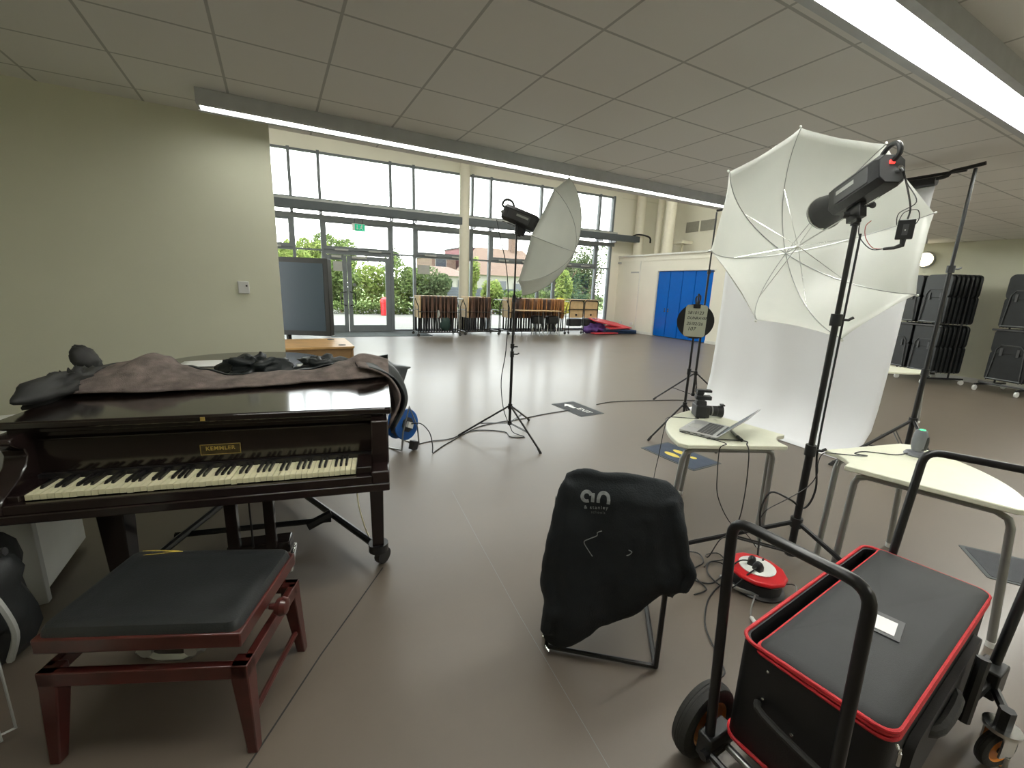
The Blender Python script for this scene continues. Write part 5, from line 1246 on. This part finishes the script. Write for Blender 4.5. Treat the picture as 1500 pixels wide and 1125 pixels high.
# ------------------------------------------------------------------ chair racks at the far right
def rack_chair():
    t = thing('folding_chair', 'x', 'chair', (0, 0, 0), 0)
    part('backrest', MB().ring_loft([[V((x, y, z)) for y, z in roundrect(.58, .46, .09, 5, 0, .77)] for x in (0, .05)]), 'rack', t, bevel=.008)
    part('seat', MB().ring_loft([[V((x, y, z)) for y, z in roundrect(.57, .54, .05, 5, 0, .30)] for x in (.006, .055)]), 'rack', t, bevel=.005)
    part('frame', MB().tube([(-.008, -.24, .02), (-.008, -.20, .62), (-.008, -.14, .70), (-.008, .14, .70), (-.008, .20, .62), (-.008, .24, .02)], .009, 6), 'kgrey', t)
    part('frame', MB().tube([(-.010, -.25, .06), (-.010, .25, .06)], .009, 6), 'mgrey', t)
    for y in (-.12, .12): part('bracket', MB().box(-.016, -.006, y-.02, y+.02, .50, .64), 'kgrey', t, bevel=.003)
    return t
pc = rack_chair(); first = True
def chair_rack(x, y, yaw, label, grp):
    global first
    t = thing('chair_rack', label, 'rack', (x, y, 0), yaw); T = WM[t.name]
    def tb(*p, r=.02): return MB().tube([T@V(q) for q in p], r, 8)
    for yy2 in (-.62, 0, .62):
        part('upright', tb((.4, yy2, .12), (.4, yy2, 2.1), r=.016), 'black', t)
        part('base_rail', tb((-.12, yy2, .12), (.70, yy2, .12), r=.02), 'black', t)
        for xx in (-.10, .68): part('caster', MB().cyl(T@V((xx, yy2-.015, .05)), T@V((xx, yy2+.015, .05)), .05, n=14).cyl(T@V((xx, yy2, .06)), T@V((xx, yy2, .12)), .014), 'white', t)
    for z in (.16, 1.18): part('shelf_bar', tb((.0, -.64, z), (.0, .64, z), r=.018), 'kgrey', t)
    for col, yc in enumerate((-.32, .32)):
        for tier, z0 in enumerate((.20, 1.20)):
            for k_ in range(7):
                tl = Matrix.Rotation(0, 4, 'Y')
                p = T@V((.03+k_*.09, yc, z0))
                where = ('lower', 'upper')[tier]; front = k_ == 0
                lab = ('front black folded chair, %s row, %s, %s' if front else 'black folded chair behind the front one, %s row, %s, %s') % (where, ('right stack', 'left stack')[col], grp)
                if first: first = False; pc.matrix_world = Matrix.Translation(p) @ rotz(yaw); pc['label'] = lab; pc['group'] = 'folded chairs on '+grp
                else: dup(pc, p, yaw, lab, 'folded chairs on '+grp, tl)
chair_rack(12.0, 4.08, math.radians(-30), 'black wheeled rack of folded chairs beside the backdrop', 'the left rack')
chair_rack(11.85, 2.28, math.radians(-16), 'black wheeled rack of folded chairs at the right edge', 'the right rack')

# ------------------------------------------------------------------ outside
struct('ground', MB().box(-25, 60, 15.7, 31, -.10, -.02), 'concrete', smooth=0)
struct('ground', MB().box(-60, 90, 31, 110, -.12, -.03), mat('outside_grass', (.24, .34, .10), .95, var=.3, vscale=2), smooth=0)
def foliage(c, r, n_, size, seed, dense=1.):
    rnd = random.Random(seed); mb = MB(); c = V(c); vs = []; fs_ = []
    blobs = [(V((rnd.uniform(-.55, .55)*r[0], rnd.uniform(-.55, .55)*r[1], rnd.uniform(-.5, .55)*r[2])), rnd.uniform(.38, .62)) for _ in range(9)]+[(V((0, 0, 0)), .7)]
    for i in range(n_):
        bc, br = rnd.choice(blobs)
        d = V((rnd.gauss(0, 1), rnd.gauss(0, 1), rnd.gauss(0, 1))).normalized()*(rnd.uniform(.55, 1.0)**.5)
        p = c+bc+V((d.x*r[0]*br, d.y*r[1]*br, d.z*r[2]*br))
        a = V((rnd.gauss(0, 1), rnd.gauss(0, 1), rnd.gauss(0, 1))).normalized(); b = a.orthogonal().normalized(); s_ = size*rnd.uniform(.6, 1.3)
        o = len(vs); vs += [p-a*s_, p+b*s_*.5, p+a*s_, p-b*s_*.5]; fs_.append((o, o+1, o+2, o+3))
    return mb.add(vs, fs_)
def tree(name, label, cat, x, y, h, r, m, seed, n_=2600, size=.12, grp=None, trunk=.09):
    t = thing(name, label, cat, (x, y, -.03), 0, grp)
    zc = h-r[2]
    part('foliage', foliage((x, y, zc), r, n_, size, seed), m, t, smooth=0)
    part('trunk', MB().tube([(x, y, -.03), (x+.05, y, zc*.5), (x, y, zc)], [trunk, trunk*.8, trunk*.5], 8), 'bark', t)
    for k_ in range(3):
        a = seed+k_*2.1; part('branch', MB().tube([(x, y, zc*.55), (x+math.cos(a)*r[0]*.5, y+math.sin(a)*r[1]*.5, zc+r[2]*.2)], [trunk*.5, trunk*.2], 6), 'bark', t)
    return t
H = 'shrubs along the path outside'
tree('shrub', 'leafy green shrub outside behind the narrow door leaf', 'shrub', 3.2, 25.5, 3.0, (1.3, .9, 1.5), 'leaf', 1, grp=H)
tree('shrub', 'tall lime shrub outside behind the wide door leaf', 'shrub', 4.9, 26.0, 3.35, (1.7, 1., 1.85), 'leafy', 2, grp=H)
tree('shrub', 'lime shrub outside seen left of the big screen', 'shrub', 1.1, 26.5, 3.6, (1.4, 1., 1.8), 'leafy', 3, grp=H)
tree('shrub', 'dark green shrub outside right of the door frame', 'shrub', 6.5, 24.6, 3.1, (1.35, .9, 1.75), 'leaf', 4, grp=H)
tree('shrub', 'round bush outside just left of the column', 'shrub', 8.1, 24.2, 2.5, (1.15, .9, 1.3), 'leafd', 5, grp=H)
tree('shrub', 'low bush outside just right of the column', 'shrub', 12.2, 25.0, 2.3, (.7, .9, 1.2), 'leafy', 6, grp=H)
tree('shrub', 'wide mid green bush outside behind the far tripod pole', 'shrub', 13.6, 24.4, 1.9, (1.9, .9, 1.1), 'leaf', 7, grp=H)
tree('shrub', 'bright yellow bush outside behind the face-on tables', 'shrub', 16.2, 23.0, 1.15, (.9, .7, .55), 'leafg', 8, grp=H, n_=1500, size=.09)
tree('tree', 'large domed pale green tree beyond the doors', 'tree', 5.2, 41, 5.95, (2.3, 2., 2.1), 'leaf', 9, n_=3600, size=.16, trunk=.2)
tree('tree', 'small pale tree beyond the narrow pane left of the doors', 'tree', 3.0, 40, 5.0, (1.2, 1.2, 1.3), 'leafy', 10, size=.15, trunk=.15)
tree('tree', 'pale treetop beyond the leftmost visible pane', 'tree', 1.3, 42, 4.9, (1.0, 1., 1.3), 'leafy', 11, size=.15, trunk=.15)
tree('tree', 'tall dark tree outside behind the far umbrella rim', 'tree', 19.5, 28, 5.0, (2.3, 1.6, 2.3), 'leafd', 12, n_=4200, size=.14, trunk=.18)
tree('tree', 'small bright lime tree right of the far umbrella', 'tree', 16.6, 23.6, 3.0, (.65, .6, 1.2), 'leafy', 13, n_=2200, size=.10, trunk=.05)
tree('tree', 'dark tree outside beside the last window pane', 'tree', 23.5, 30, 5.6, (2.2, 1.6, 2.8), 'leafd', 14, n_=4200, size=.14, trunk=.2)
tree('tree', 'yellow green slim tree just right of the column outside', 'tree', 12.7, 30, 3.9, (.55, .6, 1.8), 'leafy', 15, n_=2000, size=.12, trunk=.08)
tree('tree', 'small twiggy treetop above the rail left of the column', 'tree', 8.3, 34, 4.2, (.5, .5, .8), 'leafd', 16, n_=600, size=.10, trunk=.07)
hd = single('hedge', foliage((20, 26.5, .7), (7, .6, .8), 6500, .12, 20).add([], []), 'leafd', 'low dark hedge outside towards the right end of the windows', 'hedge', smooth=0); hd['kind'] = 'stuff'
fl = single('meadow_plants', foliage((5.0, 24.3, .25), (4.2, .5, .40), 3600, .07, 21), 'leaf', 'strip of tall meadow plants outside behind the red bin', 'plants', smooth=0); fl['kind'] = 'stuff'

bn2 = thing('litter_bin', 'bright red litter bin outside beyond the glass doors', 'bin', (5.05, 23.2, -.02))
part('drum', MB().lathe([(.20, 0), (.22, .02), (.225, .62), (.19, .66)], (5.05, 23.2, -.02), n=24), 'red', bn2)
part('hood', MB().lathe([(.24, .62), (.25, .70), (.22, .84), (.12, .92), (.02, .94)], (5.05, 23.2, -.02), n=24), 'red', bn2)
fe = thing('garden_fence', 'pale grey boarded fence outside behind the column', 'fence', (13, 32, -.03))
part('boards', MB().box(9.5, 17.5, 32, 32.05, 0, 1.55), 'fence', fe, smooth=0)
for k_ in range(5): part('post', MB().box(9.5+k_*2, 9.6+k_*2, 31.95, 32, 0, 1.6), 'fence', fe)
for k_ in range(7): part('board_gap', MB().box(9.5, 17.5, 31.985, 32.0, .20*k_+.18, .20*k_+.20), 'slroof', fe)

def house(label, x0, x1, y, h, wallm, roofm, ridge, wins, chim=None, name='house'):
    t = thing(name, label, 'house', ((x0+x1)/2, y, -.03))
    part('wall', MB().box(x0, x1, y, y+7, -.03, h), wallm, t, smooth=0)
    yr = y+3.5
    if ridge > h: part('roof', MB().add([V(p) for p in ((x0-.3, y-.4, h-.1), (x1+.3, y-.4, h-.1), (x1+.3, y+7.4, h-.1), (x0-.3, y+7.4, h-.1), (x0+1.4, yr, ridge), (x1-1.4, yr, ridge))], [(0, 1, 5, 4), (2, 3, 4, 5), (1, 2, 5), (3, 0, 4), (0, 3, 2, 1)]), roofm, t, smooth=0)
    else: part('roof', MB().box(x0-.15, x1+.15, y-.2, y+7.2, h, h+.15), roofm, t, smooth=0)
    for (a, b, z0, z1) in wins:
        wn = part('window', MB().box(a-.07, b+.07, y-.06, y, z0-.07, z1+.07), 'render', t, smooth=0)
        part('pane', MB().box(a, b, y-.08, y-.06, z0, z1), 'winglass', wn, smooth=0)
    if chim:
        part('chimney', MB().box(chim[0], chim[1], yr-.5, yr+.5, h, chim[2]), 'brick', t, smooth=0)
        part('chimney_pot', MB().cyl(((chim[0]+chim[1])/2, yr, chim[2]), ((chim[0]+chim[1])/2, yr, chim[2]+.35), .14), 'slroof', t)
    return t
house('white rendered house with a pale tiled roof and brick chimney beyond the umbrella', 20.3, 29.5, 46, 3.1, 'render', 'rooft', 6.3, [(21.5, 22.2, .9, 2.4), (23.2, 24.0, .9, 2.4), (25.0, 26.2, .9, 2.2), (27, 28.2, .9, 2.2)], (26.2, 27.0, 8.0))
house('tall red clad block with a grey flat roof beyond the column', 22.2, 27.3, 55, 6.6, 'redclad', 'slroof', 0, [(22.5, 23.3, 4.9, 5.8), (24.6, 26.6, 2.6, 4.2)], name='apartment_block')
house('pale brick house with a grey roof left of the column', 18.3, 21.6, 56, 5.3, 'brick', 'slroof', 0, [(18.8, 20.2, 3.9, 5.0)])
house('long low white building with small dark windows left of the column', 13.0, 18.8, 44, 2.75, 'render', 'rooft', 3.7, [(13.6+k_*.9, 13.85+k_*.9, 1.5, 2.3) for k_ in range(6)])
house('terrace of distant pale houses behind the windows at the right', 31, 40, 50, 3.5, 'brick', 'rooft', 5.2, [(32, 33, 1.0, 2.3), (35, 36, 1.0, 2.3)])

# ------------------------------------------------------------------ light
w = bpy.data.worlds.new('sky'); bpy.context.scene.world = w; w.use_nodes = True
n = w.node_tree.nodes; l = w.node_tree.links; bg = n['Background']
tc = n.new('ShaderNodeTexCoord'); sp = n.new('ShaderNodeSeparateXYZ'); rp = n.new('ShaderNodeValToRGB')
l.new(tc.outputs['Generated'], sp.inputs[0]); l.new(sp.outputs['Z'], rp.inputs[0])
rp.color_ramp.elements[0].position = 0.0; rp.color_ramp.elements[0].color = (1, .99, .95, 1)
rp.color_ramp.elements[1].position = .6; rp.color_ramp.elements[1].color = (.86, .93, 1, 1)
l.new(rp.outputs[0], bg.inputs[0]); bg.inputs[1].default_value = 8.5
# sky portals in the glazed wall
for z, h in ((4.7, 1.35), (1.75, 3.4)):
    li = bpy.data.lights.new('window_portal', 'AREA'); li.shape = 'RECTANGLE'; li.size = 17; li.size_y = h; li.cycles.is_portal = True
    o = bpy.data.objects.new('window_portal', li); C.objects.link(o)
    o.matrix_world = Matrix.Translation(WT @ V((-.5, .35, z))) @ rotz(WA) @ Matrix.Rotation(-PI/2, 4, 'X')
sc = bpy.context.scene
sc.view_settings.view_transform = 'Standard'; sc.view_settings.look = 'None'; sc.view_settings.gamma = 1
sc.view_settings.use_curve_mapping = False
sc.view_settings.exposure = 0.0
sc.cycles.max_bounces = 10; sc.cycles.diffuse_bounces = 6; sc.cycles.glossy_bounces = 4; sc.cycles.transparent_max_bounces = 12
sc.cycles.sample_clamp_indirect = 6.0
